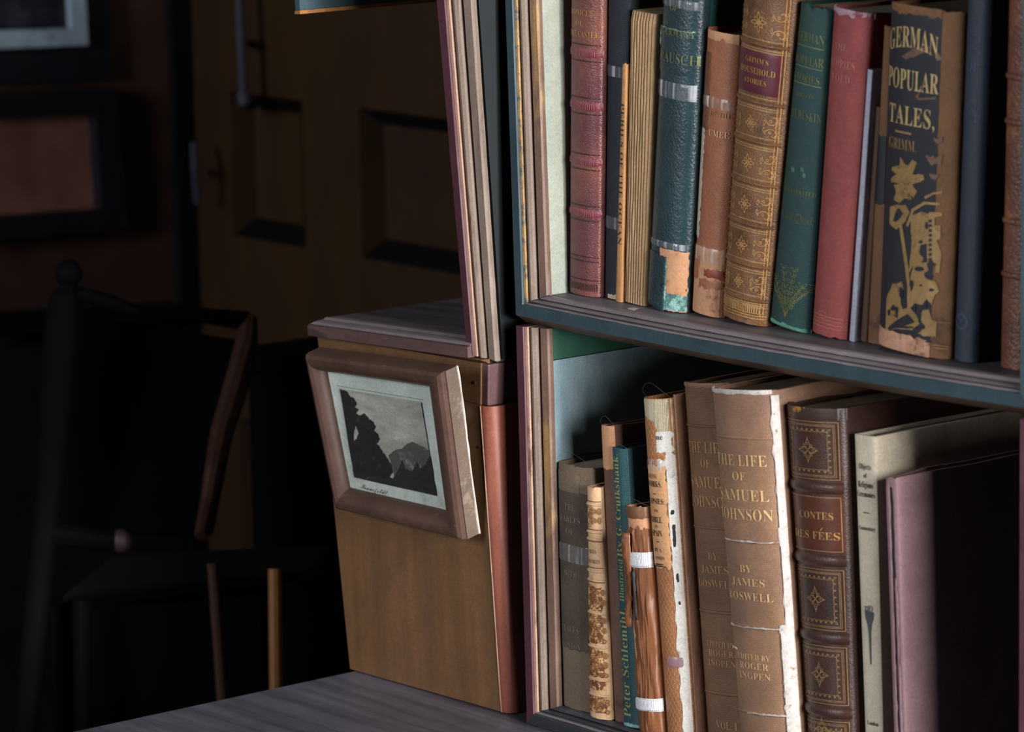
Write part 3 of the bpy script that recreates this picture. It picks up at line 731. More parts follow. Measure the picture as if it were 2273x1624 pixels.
b = Book('book', 'worn orange-brown leather book with peeling spine and cloudy tape', (1537, 1609, 684), (1568, 1648, 72), .036, .006, SU, ytop=69, depth=.14, after=b)
b.cover(m_orange, rag=.0016); b.pages(pages_dark, inset=.004)
b.patch('peeled_strip', 0, .30, b.v(290), b.v(120), .0004, m_dkbr, rag=.001, ragsides='r')
b.patch('bared_strip', 0, .22, b.v(530), b.v(285), .0004, mat('grey lining', '#aa9a88', '#b8a896', rough=.8), rag=.0012, ragsides='rtb')
b.patch('bare_foot', .0, 1, 0.0, b.v(548), .0004, m_flesh, rag=.001, ragsides='t')
b.patch('bare_head', .1, .98, b.v(90), .998, .0004, m_flesh, rag=.0012, ragsides='b')
b.patch('leather_scrap', .50, .98, b.v(612), b.v(592), .0008, mat('red brown scrap', '#7c3a30', '#8c4638', rough=.5), rag=.0016)
b.patch('leather_scrap', .05, .32, b.v(622), b.v(570), .0007, m_orange, rag=.0016)
b.patch('leather_scrap', .36, .98, b.v(636), b.v(616), .0008, m_orange, rag=.0016)
for (ya, yb) in ((214, 238), (546, 580)): b.patch('tape', .04, .97, b.v(yb), b.v(ya), .0010, tape_s)
b.text('OF THE', 249, 11, m=gilt_f, w=.55, u=.68, off=.0006); b.text('UMEE', 292, 13, m=mat('pale letters', '#d8a888', rough=.6), w=.55, u=.66, off=.0006)

b = Book('book', 'fat tan leather book with rich gold tooling and a maroon title label', (1607, 1714, 690), (1653, 1776, 0), .036, .011, SU, H=.213, depth=.15, after=b)
b.cover(m_gtan, rag=.0012); b.pages(pages_dark)
lab = b.patch('spine_label', .05, .93, b.v(202), b.v(110), .0004, m_marlab, nu=24)
b.text("GRIMM'S", 130, 11, m=gilt, w=.44, u=.52, off=.0008, parent=lab); b.text('HOUSEHOLD', 153, 13, m=gilt, w=.66, u=.52, off=.0008, parent=lab); b.text('STORIES', 176, 11, m=gilt, w=.42, u=.52, off=.0008, parent=lab)
for ya in (88, 214, 300, 392, 484, 574, 650): 
    b.patch('raised_band', .0, .97, b.v(ya+12), b.v(ya), .0010, m_gtan, dome=True, nu=24)
    hl(b, [ya-4, ya+16, ya+21], .0006, gilt_f, off=.0003)
P = []
cw = b.W
def flower(a, h, R, w=.0005):
    o = []
    for k in range(8): o += petal(a, h, k*pi/4+.1, R*(1 if k % 2 == 0 else .72), R*.17, w)
    o += ring(a, h, R*.2, w, n=8)
    for k in range(8): o += dot(a+R*1.12*cos(k*pi/4+.5), h+R*1.12*sin(k*pi/4+.5), .0003)
    return o
def scroll(a, h, sx, sy, R, w=.0004):
    o = ribbon([(a+sx*R*(1-t/10*.9)*cos(t*.55), h+sy*R*(1-t/10*.9)*sin(t*.55)) for t in range(11)], w)
    return o+ring(a+sx*R*.3, h+sy*R*.3, R*.16, w, n=7)+petal(a+sx*R*1.1, h+sy*R*.2, pi/2*(1 if sy > 0 else -1), R*.7, R*.14, w)
for (ya, yb) in ((10, 84), (240, 296), (324, 388), (416, 480), (508, 570), (596, 646)):
    hc = (b.h(ya)+b.h(yb))/2; hh = (b.h(ya)-b.h(yb))/2
    P += flower(cw*.5, hc, hh*.62)
    for sx in (-1, 1):
        for sy in (-1, 1): P += scroll(cw*(.5+sx*.37), hc+sy*hh*.62, -sx, -sy, .0048)
        for k in range(5): P += ring(cw*(.5+sx*.42), hc+hh*(k-2)*.35, .0009, .0003, n=6)
P += ribbon([(cw*.91, b.h(690)), (cw*.91, b.h(-20))], .0004)+ribbon([(cw*.945, b.h(690)), (cw*.945, b.h(-20))], .0004)
for i in range(26):
    P += ring(cw*(.04+.88*i/25), b.h(676), .0011, .0004, n=7, ry=.0026)
b.ink('gilding', P, mat('bright gilding', '#c89c64', '#a87e4c', rough=.4, metal=.2, sc=200), off=.00035)
hl(b, [662, 690, 696], .0006, gilt, off=.0004)
hd = b.P(.1, .985, .001)
yl = mat('torn ochre head leather', '#9c7434', '#b08a44', '#6a4c24', rough=.6, sc=80, sc3=60)
vs = []; NN = 16
for i in range(NN+1):
    u = i/NN; top = b.P(u*.9, 1.0, .0012)
    vs += [b.P(u*.9, .975+.012*noise.noise(V((i*.8, 0, 0))), .0016), top+V((0, -.002, .002)), top+V((-.012+.006*noise.noise(V((i*.9, 3, 0))), -.004, .004+.003*noise.noise(V((i*.7, 5, 0)))))]
mesh('torn_head_flap', vs, [(i*3+j, i*3+j+1, i*3+j+4, i*3+j+3) for i in range(NN) for j in range(2)], yl, b.root, smooth=True)

b = Book('book', 'green cloth book with faint gilt title and a flower spray at the foot', (1712, 1803, 716), (1779, 1853, 12), .036, .0055, SU, ytop=10, depth=.13, after=b)
b.cover(m_green, rag=.0022); b.pages(pages_pale)
b.text('GERMAN', 82, 19, m=gilt_g, w=.80, u=.50); b.text('POPULAR', 132, 19, m=gilt_g, w=.84, u=.5); b.text('STORIES', 171, 16, m=gilt_g, w=.76, u=.48)
hl(b, [102, 147, 184], .0006, gilt_g, u0=.1, u1=.9)
b.text('EDITION', 208, 9, m=gilt_g, w=.5, u=.5, thin=-.010); b.text('BY RUSKIN', 252, 18, m=gilt_g, w=.8, u=.55, thin=-.010)
b.text('ILLUSTRATED', 420, 10, m=gilt_g, w=.8, u=.55, thin=-.010); b.text('Cruikshank', 478, 16, m=gilt_g, w=.8, u=.55, thin=-.010, style=lambda s: serif(s, 0x1D434, 0x1D44E))
P = []
ca, h0 = b.W*.48, b.h(705)
for k, an in enumerate((-.9, -.5, -.15, .15, .5, .9)):
    L = .030 if abs(an) < .3 else .022
    pts = [(ca+sin(an)*L*t/8*(.4+.6*t/8), h0+L*t/8) for t in range(9)]; P += ribbon(pts, .0005)
    for t in range(3, 9):
        a, h = pts[t]
        P += petal(a, h, pi/2+.9, .0035, .0007, .0004)+petal(a, h, pi/2-.9, .0035, .0007, .0004)
P += ring(ca+.004, h0+.008, .0014, .0007)
b.ink('gilt_spray', P, gilt_g)
b.patch('worn_foot', .0, 1, 0., .011, .0004, mat('frayed green', '#5f9a84', '#3a7060', rough=.7), rag=.0008, ragsides='t')
for (x, y) in ((.30, 372), (.56, 366), (.62, 376)): b.patch('worn_spot', x, x+.09, b.v(y+10), b.v(y), .0003, m_tealpale, rag=.0012)

b = Book('book', 'faded red cloth book with frayed head, right of the green cloth book', (1804, 1887, 740), (1853, 1944, 20), .036, .008, SU, ytop=20, depth=.13, after=b)
b.cover(m_red, rag=.0030); b.pages(pages_pale)
fr_ = mat('faded red letters', '#a96a5c', '#9c5a50', rough=.6)
b.text('THE', 104, 14, m=fr_, w=.34, u=.42); b.text('STORIES', 140, 16, m=fr_, w=.66, u=.46); b.text('TOLD', 172, 14, m=fr_, w=.5, u=.46)
b.patch('frayed_head', 0, 1, .982, .999, .0005, mat('frayed pink grey', '#8c6a74', '#a08490', '#6a2c38', rough=.8, sc=120, sc3=90, th3=.5), rag=.002, ragsides='b')
hl(b, [700, 708, 716, 724], .0004, fr_)
P = ring(b.W*.45, b.h(698), .004, .0004, n=16, ry=.002)
b.ink('monogram', P, fr_)

b = Book('booklet', 'very thin silvery white edged booklet standing against the red book', (1886, 1897, 742), (1911, 1924, 153), .033, .0006, SU, ytop=153, depth=.12, after=b)
b.cover(m_silver, th=.0007); b.pages(paper, th=.0009)
b = Book('book', 'thin dark brown book with low worn head between silvery booklet and tan-edged book', (1902, 1927, 746), (1940, 1955, 240), .038, .0015, SU, ytop=236, depth=.13, after=b)
b.cover(mat('dark brown cloth', '#4c3222', '#5c3d28', kind='cloth'), th=.0012, rag=.001); b.pages(pages_dark, th=.0014)
b = Book('book', 'slim tan-brown book with rubbed corners beside the large pictorial black and gold book', (1927, 1956, 744), (1952, 1980, 60), .036, .0015, SU, ytop=58, depth=.13, after=b)
b.cover(m_tancl, th=.0012, rag=.0015); b.pages(pages_dark, th=.0014)
b.patch('dark_patch', 0, 1, b.v(450), b.v(300), .0003, m_navyp, rag=.002)

b = Book('book', 'large black and gold pictorial book of popular tales with worn tan edge', (1952, 2116, 778), (1981, 2145, 20), .029, .0085, SU, ytop=14, depth=.16, after=b)
b.cover(m_tancl, rag=.0022); b.pages(pages_dark)
dk = b.patch('picture_panel', .0, .80, .0, .985, .0003, m_navyp, rag=.0006, ragsides='r', nu=40)
gt = mat('pictorial gold', '#97794e', '#86693f', '#5c4830', rough=.5, metal=.2, sc3=70, th3=.62)
gt2 = mat('ochre letters', '#b8a070', '#a48c5c', rough=.5, metal=.15)
b.text('GERMAN', 84, 42, m=gt2, w=.72, u=.41, off=.0006, arch=9, thin=-.002); b.text('POPULAR', 178, 40, m=gt2, w=.74, u=.42, off=.0006, thin=-.002)
b.text('TALES,', 257, 38, m=gt2, w=.66, u=.43, off=.0006, thin=-.002); b.text('GRIMM.', 322, 22, m=gt, w=.42, u=.33, off=.0006)
hl(b, [295], .0012, gt, u0=.22, u1=.46, off=.0006, name='rule')
def z3(*p): return [(1693+x/3.867, y/3.867) for x, y in p]
def z4(*p): return [(1693+x/3.007, 400+y/3.007) for x, y in p]
P = []; TR = b.trace
P += TR(z3((1190, 1342), (1215, 1395), (1250, 1420), (1290, 1370), (1330, 1395), (1310, 1450), (1290, 1500), (1340, 1490), (1385, 1500), (1392, 1540), (1350, 1565), (1290, 1580), (1330, 1640), (1300, 1700), (1250, 1660), (1215, 1690), (1190, 1640), (1180, 1570), (1110, 1565), (1095, 1530), (1160, 1490), (1112, 1460), (1120, 1430), (1180, 1420)))
P += TR(z4((880, 30), (940, 10), (1000, 40), (1035, 70), (990, 85), (1000, 130), (950, 120), (920, 150), (880, 130), (895, 80)))
P += TR(z4((850, 175), (900, 160), (960, 165), (985, 210), (960, 270), (930, 300), (900, 330), (860, 300), (835, 250)))
P += TR(z4((915, 300), (935, 300), (975, 560), (995, 760), (990, 850), (970, 850), (970, 700), (945, 520)), .5)
P += TR(z4((960, 300), (1000, 190), (1080, 140), (1185, 150), (1190, 165), (1090, 160), (1015, 205), (975, 310)), .6)
P += TR(z4((1080, 110), (1140, 80), (1200, 70), (1205, 85), (1140, 95), (1090, 125)), .6)
P += TR(z4((988, 235), (1060, 208), (1110, 225), (1120, 300), (1108, 420), (1060, 430), (1050, 480), (1075, 520), (1060, 560), (1010, 560), (975, 640), (985, 540), (1000, 400)))
P += TR(z4((1110, 215), (1200, 215), (1205, 235), (1150, 250), (1150, 300), (1190, 300), (1192, 380), (1165, 400), (1195, 480), (1185, 610), (1150, 620), (1160, 560), (1120, 520), (1105, 560), (1100, 420), (1118, 300)))
P += TR(z4((1010, 560), (1100, 545), (1110, 600), (1080, 620), (1090, 650), (1160, 680), (1180, 740), (1150, 770), (1130, 830), (1100, 790), (1070, 830), (1020, 820), (985, 850), (975, 760), (1010, 720), (990, 660)))
P += TR(z4((870, 690), (930, 675), (945, 720), (925, 800), (940, 860), (900, 900), (850, 880), (800, 890), (820, 800), (850, 740)))
P += TR(z4((790, 900), (860, 880), (905, 920), (920, 860), (990, 850), (1030, 900), (1050, 960), (1000, 1000), (900, 990), (830, 1000), (790, 1020), (770, 960)))
P += TR(z4((1070, 870), (1110, 860), (1130, 920), (1165, 950), (1160, 1040), (1080, 1040), (1040, 1020), (1090, 980), (1060, 930)))
for pts in (z3((1400, 1330), (1450, 1345), (1470, 1330), (1480, 1360), (1510, 1340), (1555, 1320), (1540, 1380), (1530, 1420), (1480, 1400), (1460, 1425), (1430, 1390)), z3((1470, 1180), (1510, 1190), (1555, 1170), (1545, 1220), (1500, 1235), (1475, 1210)), z3((1200, 480), (1290, 420), (1440, 395), (1420, 440), (1300, 490), (1230, 510)), z3((1480, 450), (1520, 460), (1560, 510), (1500, 520)), z3((1310, 830), (1360, 780), (1340, 840), (1500, 830), (1490, 850), (1340, 860)), z3((1430, 1490), (1480, 1500), (1520, 1490), (1490, 1545), (1450, 1530))):
    P += TR(pts, 1.0)
gtd = mat('dull pictorial gold', '#6a5040', '#5a4238', rough=.55, metal=.15)
b.ink('picture', P[:-6], gt, off=.0006); b.ink('butterflies', P[-6:], gtd, off=.0006)
P = []
for k in range(9): P += TR(z4((1112, 262+k*32), (1132, 258+k*32), (1134, 278+k*32), (1114, 282+k*32)), .4, 2)
for (x, y, rx, ry) in ((1050, 590, 32, 16), (1000, 690, 14, 26), (930, 750, 12, 40), (1090, 830, 10, 28), (900, 870, 10, 30), (1020, 850, 8, 36), (1100, 300, 10, 26), (1060, 410, 14, 12), (850, 880, 8, 24), (1150, 560, 14, 8), (1130, 730, 16, 12), (960, 980, 60, 8), (1060, 985, 30, 9), (1110, 1075, 22, 8), (1130, 640, 10, 8), (1060, 700, 10, 6)):
    P += TR(z4(*[(x+rx*cos(t), y+ry*sin(t)) for t in (0, .8, 1.6, 2.4, 3.1, 3.9, 4.7, 5.5)]), .8, 2)
b.ink('picture_darks', P, m_navyp, off=.0008)  # navy window holes and blotches of the printed picture
b.patch('bare_foot', .0, .80, 0, b.v(742), .0007, mat('chewed pink board', '#c2947a', '#a87a62', '#7c5c48', rough=.75, sc=70, sc3=60, th3=.56), rag=.0025, ragsides='t')
b.patch('worn_head', .02, .8, b.v(34), .999, .0007, m_tancl, rag=.002, ragsides='b')
hl(b, [700, 752, 758], .0005, gt, u0=.84, u1=.98)

b = Book('book', 'dark navy cloth book with faint blurred title, right of the pictorial book', (2119, 2176, 800), (2150, 2207, 0), .030, .006, SU, H=.226, depth=.15, after=b)
b.cover(m_navy, ragb=.002); b.pages(pages_dark)
fn = mat('faint grey letters', '#48526a', '#3e4860', rough=.5)
for (y, s, w) in ((48, 'THE', .3), (82, 'FAIRY', .6), (112, 'TALES', .55), (146, 'OF', .5), (232, 'AND', .4), (258, 'TOLD', .66)): b.text(s, y, 15, m=fn, w=w, u=.5)
P = ring(b.W*.45, b.h(712), .0045, .0009, n=12)+petal(b.W*.45, b.h(712), pi/2, .005, .002, .0008)
b.ink('monogram', P, fn)
b = Book('book', 'worn brown pebbled leather book, rightmost on the upper shelf', (2222, 2285, 806), (2241, 2310, 0), .031, .006, SU, H=.226, depth=.15)
b.cover(m_brl); b.pages(pages_dark)
for y in (160, 260, 480, 600): b.patch('raised_band', 0, 1, b.v(y+16), b.v(y), .0012, m_brl, dome=True)
# ------------------------------------------------------------------ lower row of books
SL = LZ+.0002
m_grbr = mat('grey brown worn cloth', '#4a3c31', '#57483c', '#3c3027', kind='cloth', rough=.7, sc=30, sc3=20, th3=.56, soft=.2, bump=.4)
m_grpap = mat('grey brown paper', '#6f5e4e', '#625140', '#8a7662', rough=.75, sc=40, sc3=30, th3=.6, stretch=(1, 1, .2))
m_vel = mat('tan vellum', '#b89370', '#c6a27c', '#98704a', rough=.55, sc=50, sc3=60, th3=.62)
m_vbr = mat('brown worn tooling', '#5c3420', '#6e4228', '#c69a66', rough=.5, sc=200, sc3=260, th3=.52, soft=.05, bump=.8)
m_teal2 = mat('blue green cloth', '#1b4248', '#214c50', kind='cloth', rough=.45, bump=.3)
m_curl = mat('curled brown leather', '#683e24', '#7a4a2c', '#48281a', rough=.42, sc=70, sc3=60, th3=.6, stretch=(1, 1, .12), bump=1.)
m_hex = mat('honeycomb cloth', '#93603c', '#a06c46', '#805030', kind='hex', rough=.5, sc=25, sc3=18, th3=.6, soft=.2, bump=.6)
m_lab5 = mat('tan paper label', '#c4966a', '#b8875c', '#a87048', rough=.75, sc=40, sc3=50, th3=.62)
m_white = mat('torn white paper', '#d8d4cc', '#c4c0ba', '#a8a096', rough=.8, sc=90, sc3=80, th3=.62)
m_life = mat('tan brown ribbed cloth', '#86644a', '#927054', '#7c5c4e', kind='cloth', rough=.55, sc=14, sc3=10, th3=.56, soft=.3, bump=.6)
m_life1 = mat('darker brown ribbed cloth', '#745238', '#805c42', '#664838', kind='cloth', rough=.55, sc=14, sc3=10, th3=.56, soft=.3, bump=.6)
m_fray = mat('frayed white cloth', '#b8b2b0', '#a0968c', '#806a50', rough=.85, sc=260, sc3=220, th3=.64, bump=.8)
m_contes = mat('dark red brown leather', '#35201a', '#3f261d', '#261714', kind='leather', rough=.40, sc=25, sc3=18, th3=.58, soft=.25, bump=.3)
m_contesl = mat('chestnut label leather', '#432218', '#4c281a', '#331c17', rough=.4, sc=30, sc3=60, th3=.66, bump=.3)
m_cream = mat('cream paper jacket', '#b8ac98', '#c2b6a0', '#a4967e', rough=.6, sc=22, sc3=30, th3=.62, soft=.2, stretch=(1, 1, .12), bump=.3)
m_mauve = mat('mauve card', '#82666a', '#8d6e72', '#76585e', rough=.6, sc=20, sc3=14, th3=.6, soft=.3)
m_marb = mat('marbled brown', '#2c1c14', '#3c2618', '#a06a30', rough=.5, sc=60, sc3=70, th3=.6)
def sleeve(bk, extra=.006, u0=0., u1=1.):
    pts = []
    for i in range(15):
        t = i/14; p = bk.P(u0+(u1-u0)*t, 1, .001); p = p+V((0, 0, extra*sin(pi*t)**.7)); pts.append(p)
    tube('sleeve_edge', pts, .00014, mylar, bk.root, n=5)
    e = bk.P(u1, 1)
    tube('sleeve_edge', [e+V((.0004, 0, .001)), e+V((.0004, bk.depth*.5, .002)), e+V((.0004, bk.depth*.9, .001))], .00013, mylar, bk.root, n=5)

b = Book('book', 'grey-brown tattered book in a clear sleeve, leftmost on the lower shelf', (1251, 1316, 1560), (1240, 1318, 1040), .0135, .004, SL, ytop=1032, depth=.14)
b.cover(m_grpap, rag=.0012); b.pages(pages_pale)
b.patch('torn_cloth', 0, 1, b.v(1440), b.v(1090), .0005, m_grbr, rag=.0012, ragsides='tb')
b.patch('torn_cloth', 0, .72, b.v(1096), b.v(1048), .0004, m_grpap, rag=.0015)
b.patch('tape', 0, 1, b.v(1247), b.v(1208), .0009, tape_c)
dmt = mat('dim letters', '#6d6254', '#7a6e60', rough=.6)
for (y, s, w) in ((1125, 'THE', .3), (1152, 'FABLES', .6), (1178, 'OF', .25), (1272, 'WITH', .4), (1395, 'TALES', .5), (1432, 'LONDON', .6)): b.text(s, y, 13, m=dmt, w=w, u=.45, off=.0008, thin=-.010)
sleeve(b, .008)

b = Book('book', 'narrow cream and brown tooled leather book, second from left on the lower shelf', (1311, 1360, 1590), (1293, 1337, 1082), .0100, .005, SL, ytop=1078, depth=.12, after=b)
b.cover(m_vel, rag=.0010); b.pages(pages_dark)
for (ya, yb) in ((1300, 1352), (1362, 1425), (1440, 1500), (1508, 1530), (1545, 1580)):
    b.patch('worn_panel', .06, .90, b.v(yb), b.v(ya), .0004, m_vbr, rag=.0012)
for y in (1115, 1176, 1192, 1262, 1283, 1355, 1430, 1503, 1538):
    b.patch('raised_band', 0, .97, b.v(y+7), b.v(y), .0010, m_vel, dome=True)
hl(b, [1112, 1174, 1200, 1258, 1290], .0006, m_dkbr)
P = []
for (ya, yb) in ((1122, 1170), (1300, 1352), (1362, 1425), (1440, 1500), (1545, 1580)):
    n_ = int((yb-ya)/11)
    for i in range(n_):
        h = b.h(ya+6+i*(yb-ya-8)/n_)
        P += scroll(b.W*.40, h, -1, (-1)**i, .0040, .00045)+scroll(b.W*.66, h, 1, -(-1)**i, .0040, .00045)+dot(b.W*.53, h, .0005)
b.ink('tooling', P, mat('brown tooling', '#93673c', '#7c5028', rough=.5), off=.0006)
b.text('TALES', 1222, 9, m=m_dkbr, w=.5, u=.5, thin=-.01); b.text('AND FABLES', 1244, 9, m=m_dkbr, w=.75, u=.5, thin=-.01)
sleeve(b, .004)

b = Book('book', 'slim dull brown book with chewed head behind the blue-green spine', (1356, 1390, 1606), (1336, 1364, 945), .0120, .002, SL, ytop=943, depth=.13, after=b)
b.cover(mat('dull brown cloth', '#5c4034', '#6a4a3c', '#4a3028', kind='cloth', rough=.6), rag=.001); b.pages(pages_dark)
b.patch('bare_head', 0, 1, b.v(1040), .998, .0004, m_flesh, rag=.0015, ragsides='b')
sleeve(b, .006)

b = Book('book', 'slim blue-green cloth book titled upward in gold lettering', (1386, 1427, 1608), (1346, 1394, 995), .0100, .003, SL, ytop=992, depth=.13, after=b)
b.cover(m_teal2, rag=.0006); b.pages(pages_dark)
g3 = mat('olive gold letters', '#8c8a58', '#a09c68', rough=.45, metal=.25)
b.text('Peter Schlemihl.', 1470, 24, m=g3, rot=1, w=250, u=.36, thin=-.004); b.text('Illustrated', 1287, 17, m=g3, rot=1, w=96, u=.36, thin=-.004)
b.text('By', 1218, 21, m=g3, rot=1, w=36, u=.36, thin=-.004); b.text('G. Cruikshank.', 1098, 21, m=g3, rot=1, w=186, u=.36, thin=-.004)
b.patch('worn_foot', 0, 1, 0, .012, .0004, mat('frayed blue', '#5c8088', '#8aa8ac', rough=.7), rag=.001, ragsides='t')
sleeve(b, .003)

b = Book('book', 'small brown leather book with curling torn spine held by white tape', (1423, 1474, 1610), (1385, 1440, 1130), .0080, .005, SL, ytop=1122, depth=.12, after=b)
b.cover(m_flesh, rag=.0015); b.pages(pages_dark)
b.patch('torn_leather', .0, 1, .0, b.v(1172), .0006, m_curl, rag=.0028, ragsides='t', nu=44, crumple=.0013)
# the loose flap hanging off the left joint, pointed at its lower end
vs, fs = [], []; NA, NB = 26, 8
for i in range(NA+1):
    f = i/NA; y = 1182+(1396-1182)*f; wdt = .34*(1-f**3*.85)
    for j in range(NB+1):
        g = j/NB; uu = .04+wdt*(g-.25*f)+.012*noise.noise(V((f*6, g*2, 1)))
        p = b.P(max(.0, uu), b.v(y), .0018+.0022*sin(pi*g)*(.6+.4*sin(f*9))+.0008*noise.noise(V((f*14, g*5, 2))))
        vs.append(p+V((-.0015*(1-g), -.0010*(1-g), 0)))
for i in range(NA):
    for j in range(NB): a = i*(NB+1)+j; fs.append((a, a+1, a+NB+2, a+NB+1))
mesh('loose_flap', vs, fs, m_curl, b.root, smooth=True, fixn=False).modifiers.new('thickness', 'SOLIDIFY').thickness = .0007
b.patch('slit', .40, .47, b.v(1372), b.v(1262), .0030, black_p, rag=.0012, nu=6)
b.patch('bared_strip', .06, .22, b.v(1545), b.v(1370), .0009, m_flesh, rag=.0015)
b.patch('bare_head', 0, 1, b.v(1150), .998, .0008, m_dkbr, rag=.0006, ragsides='b')
for (ya, yb) in ((1224, 1258), (1548, 1577)): b.patch('tape', .0, 1, b.v(yb), b.v(ya), .0026, tape_w, nu=20, slope=.006, label='white woven tape')
sleeve(b, .005)

b = Book('book', 'tall honeycomb-grained orange-brown cloth book with torn printed label and bared white pages', (1474, 1538, 1610), (1411, 1490, 885), .013, .007, SL, ytop=882, depth=.13, after=b)
b.cover(m_hex, th=.0016, name='cover'); b.pages(pages_pale)
wp = b.patch('bared_paper', .0, 1, b.v(1005), .998, .0004, mat('printed waste paper', '#b4a88c', '#c4b89c', '#948468', kind='pages', rough=.8, sc3=50, th3=.66), rag=.001, ragsides='b')
b.patch('bared_paper', .60, 1, b.v(1040), b.v(955), .0006, m_white, rag=.0012)
b.patch('torn_cloth', .12, .62, b.v(1030), b.v(930), .0007, m_hex, rag=.003, sc=250.)
b.patch('torn_cloth', .12, .88, b.v(1018), b.v(1000), .0009, m_hex, rag=.0018)
b.text('me', 968, 12, m=ink_k, w=.2, u=.72, off=.0008)
b.patch('page_edge', .85, 1, .0, b.v(1010), .0006, m_white, rag=.0016, ragsides='l', nu=8)
b.patch('printed_scrap', .90, .96, b.v(1212), b.v(1160), .0009, ink_k, rag=.0004, nu=4); b.patch('printed_scrap', .89, .96, b.v(1140), b.v(1128), .0009, ink_k, rag=.0004, nu=4)
b.patch('printed_scrap', .92, .97, b.v(1290), b.v(1268), .0009, ink_k, rag=.0004, nu=4); b.patch('printed_scrap', .93, .97, b.v(1340), b.v(1330), .0009, ink_k, rag=.0004, nu=4)
lab = b.patch('spine_label', .04, .84, b.v(1258), b.v(1030), .0009, m_lab5, rag=.0020, nu=20, sc=250.)
b.patch('tape', .05, .85, b.v(1046), b.v(1018), .0013, tape_s)
for (y, s, c, w, u) in ((1055, 'FOR LOVE', 10, .42, .36), (1066-0, '', 0, 0, 0), (1072, 'WORKS.', 13, .60, .42), (1110, 'GYPSIES:', 12, .66, .44), (1131, 'AND', 6, .18, .44), (1151, 'BIBLE', 13, .46, .42), (1166, 'IN', 6, .12, .42), (1181, 'SPAIN.', 13, .48, .42), (1218, 'BY A.', 8, .32, .42), (1236, 'LONDON', 8, .4, .46)):
    if s: b.text(s, y, c, m=ink_k, w=w, u=u, off=.0013, parent=lab)
hl(b, [1094, 1200], .0005, ink_k, u0=.38, u1=.50, off=.0013, parent=lab, name='rule'); hl(b, [1250, 1254], .0008, ink_k, u0=.25, u1=.60, off=.0013, parent=lab, name='rule')
b.patch('tape', .45, .95, b.v(1478), b.v(1455), .0010, mat('mauve tape', '#8a6a74', '#9a7a84', rough=.3, alpha=.7))
hexa('board', [b.br+V((.0001, .0015, 0)), b.br+V((.0022, .0015, 0)), b.tr+V((.0022, .0015, .002)), b.tr+V((.0001, .0015, .002))], (0, .12, 0), mat('pinkish board', '#8a6650', '#96725c', '#6c4c3a', rough=.6, sc=40, stretch=(1, 1, .1)), b.root)
sleeve(b, .010)
hexb = b

def life(bk, m, m_t, dy, y_rules, lines, pw):
    bk.cover(m, rag=.0010); bk.pages(pages_dark)
    for y in y_rules: bk.patch('raised_rule', 0, 1, bk.v(y+9), bk.v(y), .0006, m, dome=True)
    for (y, s, c, w, u) in lines: bk.text(s, y, c, m=m_t, w=w, u=u, thin=-.008)
g4 = mat('tan gold letters', '#d8b080', '#c89c6c', rough=.4, metal=.1)
g5 = mat('dim gold letters', '#b88c62', '#a87c52', rough=.4, metal=.1)
b = Book('book', 'first volume of a brown ribbed cloth biography, partly hidden by its twin', (1561, 1688, 1610), (1490, 1617, 850), .024, .007, SL, ytop=846, depth=.15, after=b, gap=.003)
LN = ((0, 'THE LIFE', 24, .82, .50), (35, 'OF', 17, .21, .50), (77, 'SAMUEL', 24, .82, .50), (120, 'JOHNSON', 24, .88, .50), (240, 'BY', 16, .20, .50), (270, 'JAMES', 16, .56, .50), (302, 'BOSWELL', 17, .76, .50), (437, 'EDITED BY', 12, .56, .50), (457, 'ROGER', 14, .50, .5), (479, 'INGPEN', 14, .54, .5), (618, 'VOL. I', 17, .40, .5))
life(b, m_life1, g5, 0, (940, 1165, 1353, 1535), [(y+992, s, c, w, u) for (y, s, c, w, u) in LN], 0)
b.patch('frayed_head', 0, 1, .988, .999, .0005, m_life, rag=.001, ragsides='b')
v1 = b
b = Book('book', 'second volume of the brown ribbed cloth biography with white frayed right joint', (1637, 1776, 1610), (1583, 1727, 868), .0095, .010, SL, ytop=864, depth=.16, after=b)
life(b, m_life, g4, 0, (966, 1195, 1385, 1578), [(y+1020, s, c, w, u-.03) for (y, s, c, w, u) in LN if y < 600], 0)
b.patch('frayed_joint', .955, 1.0, .0, .985, .0008, m_fray, rag=.0013, ragsides='l', nu=8)
b.patch('frayed_joint', .90, .97, .0, b.v(1380), .0010, m_fray, rag=.0022, ragsides='lt', nu=8)
b.patch('frayed_head', 0, .97, .988, .9995, .0006, m_fray, rag=.0012, ragsides='b')
for (y, a, c) in ((1199, .1, .9), (1390, .05, .95), (1582, .3, .98), (1441, .06, .2)): b.patch('worn_line', a, c, b.v(y+2), b.v(y-1), .0012, m_fray, rag=.0010, ragsides='tb', sc=900.)
v2 = b

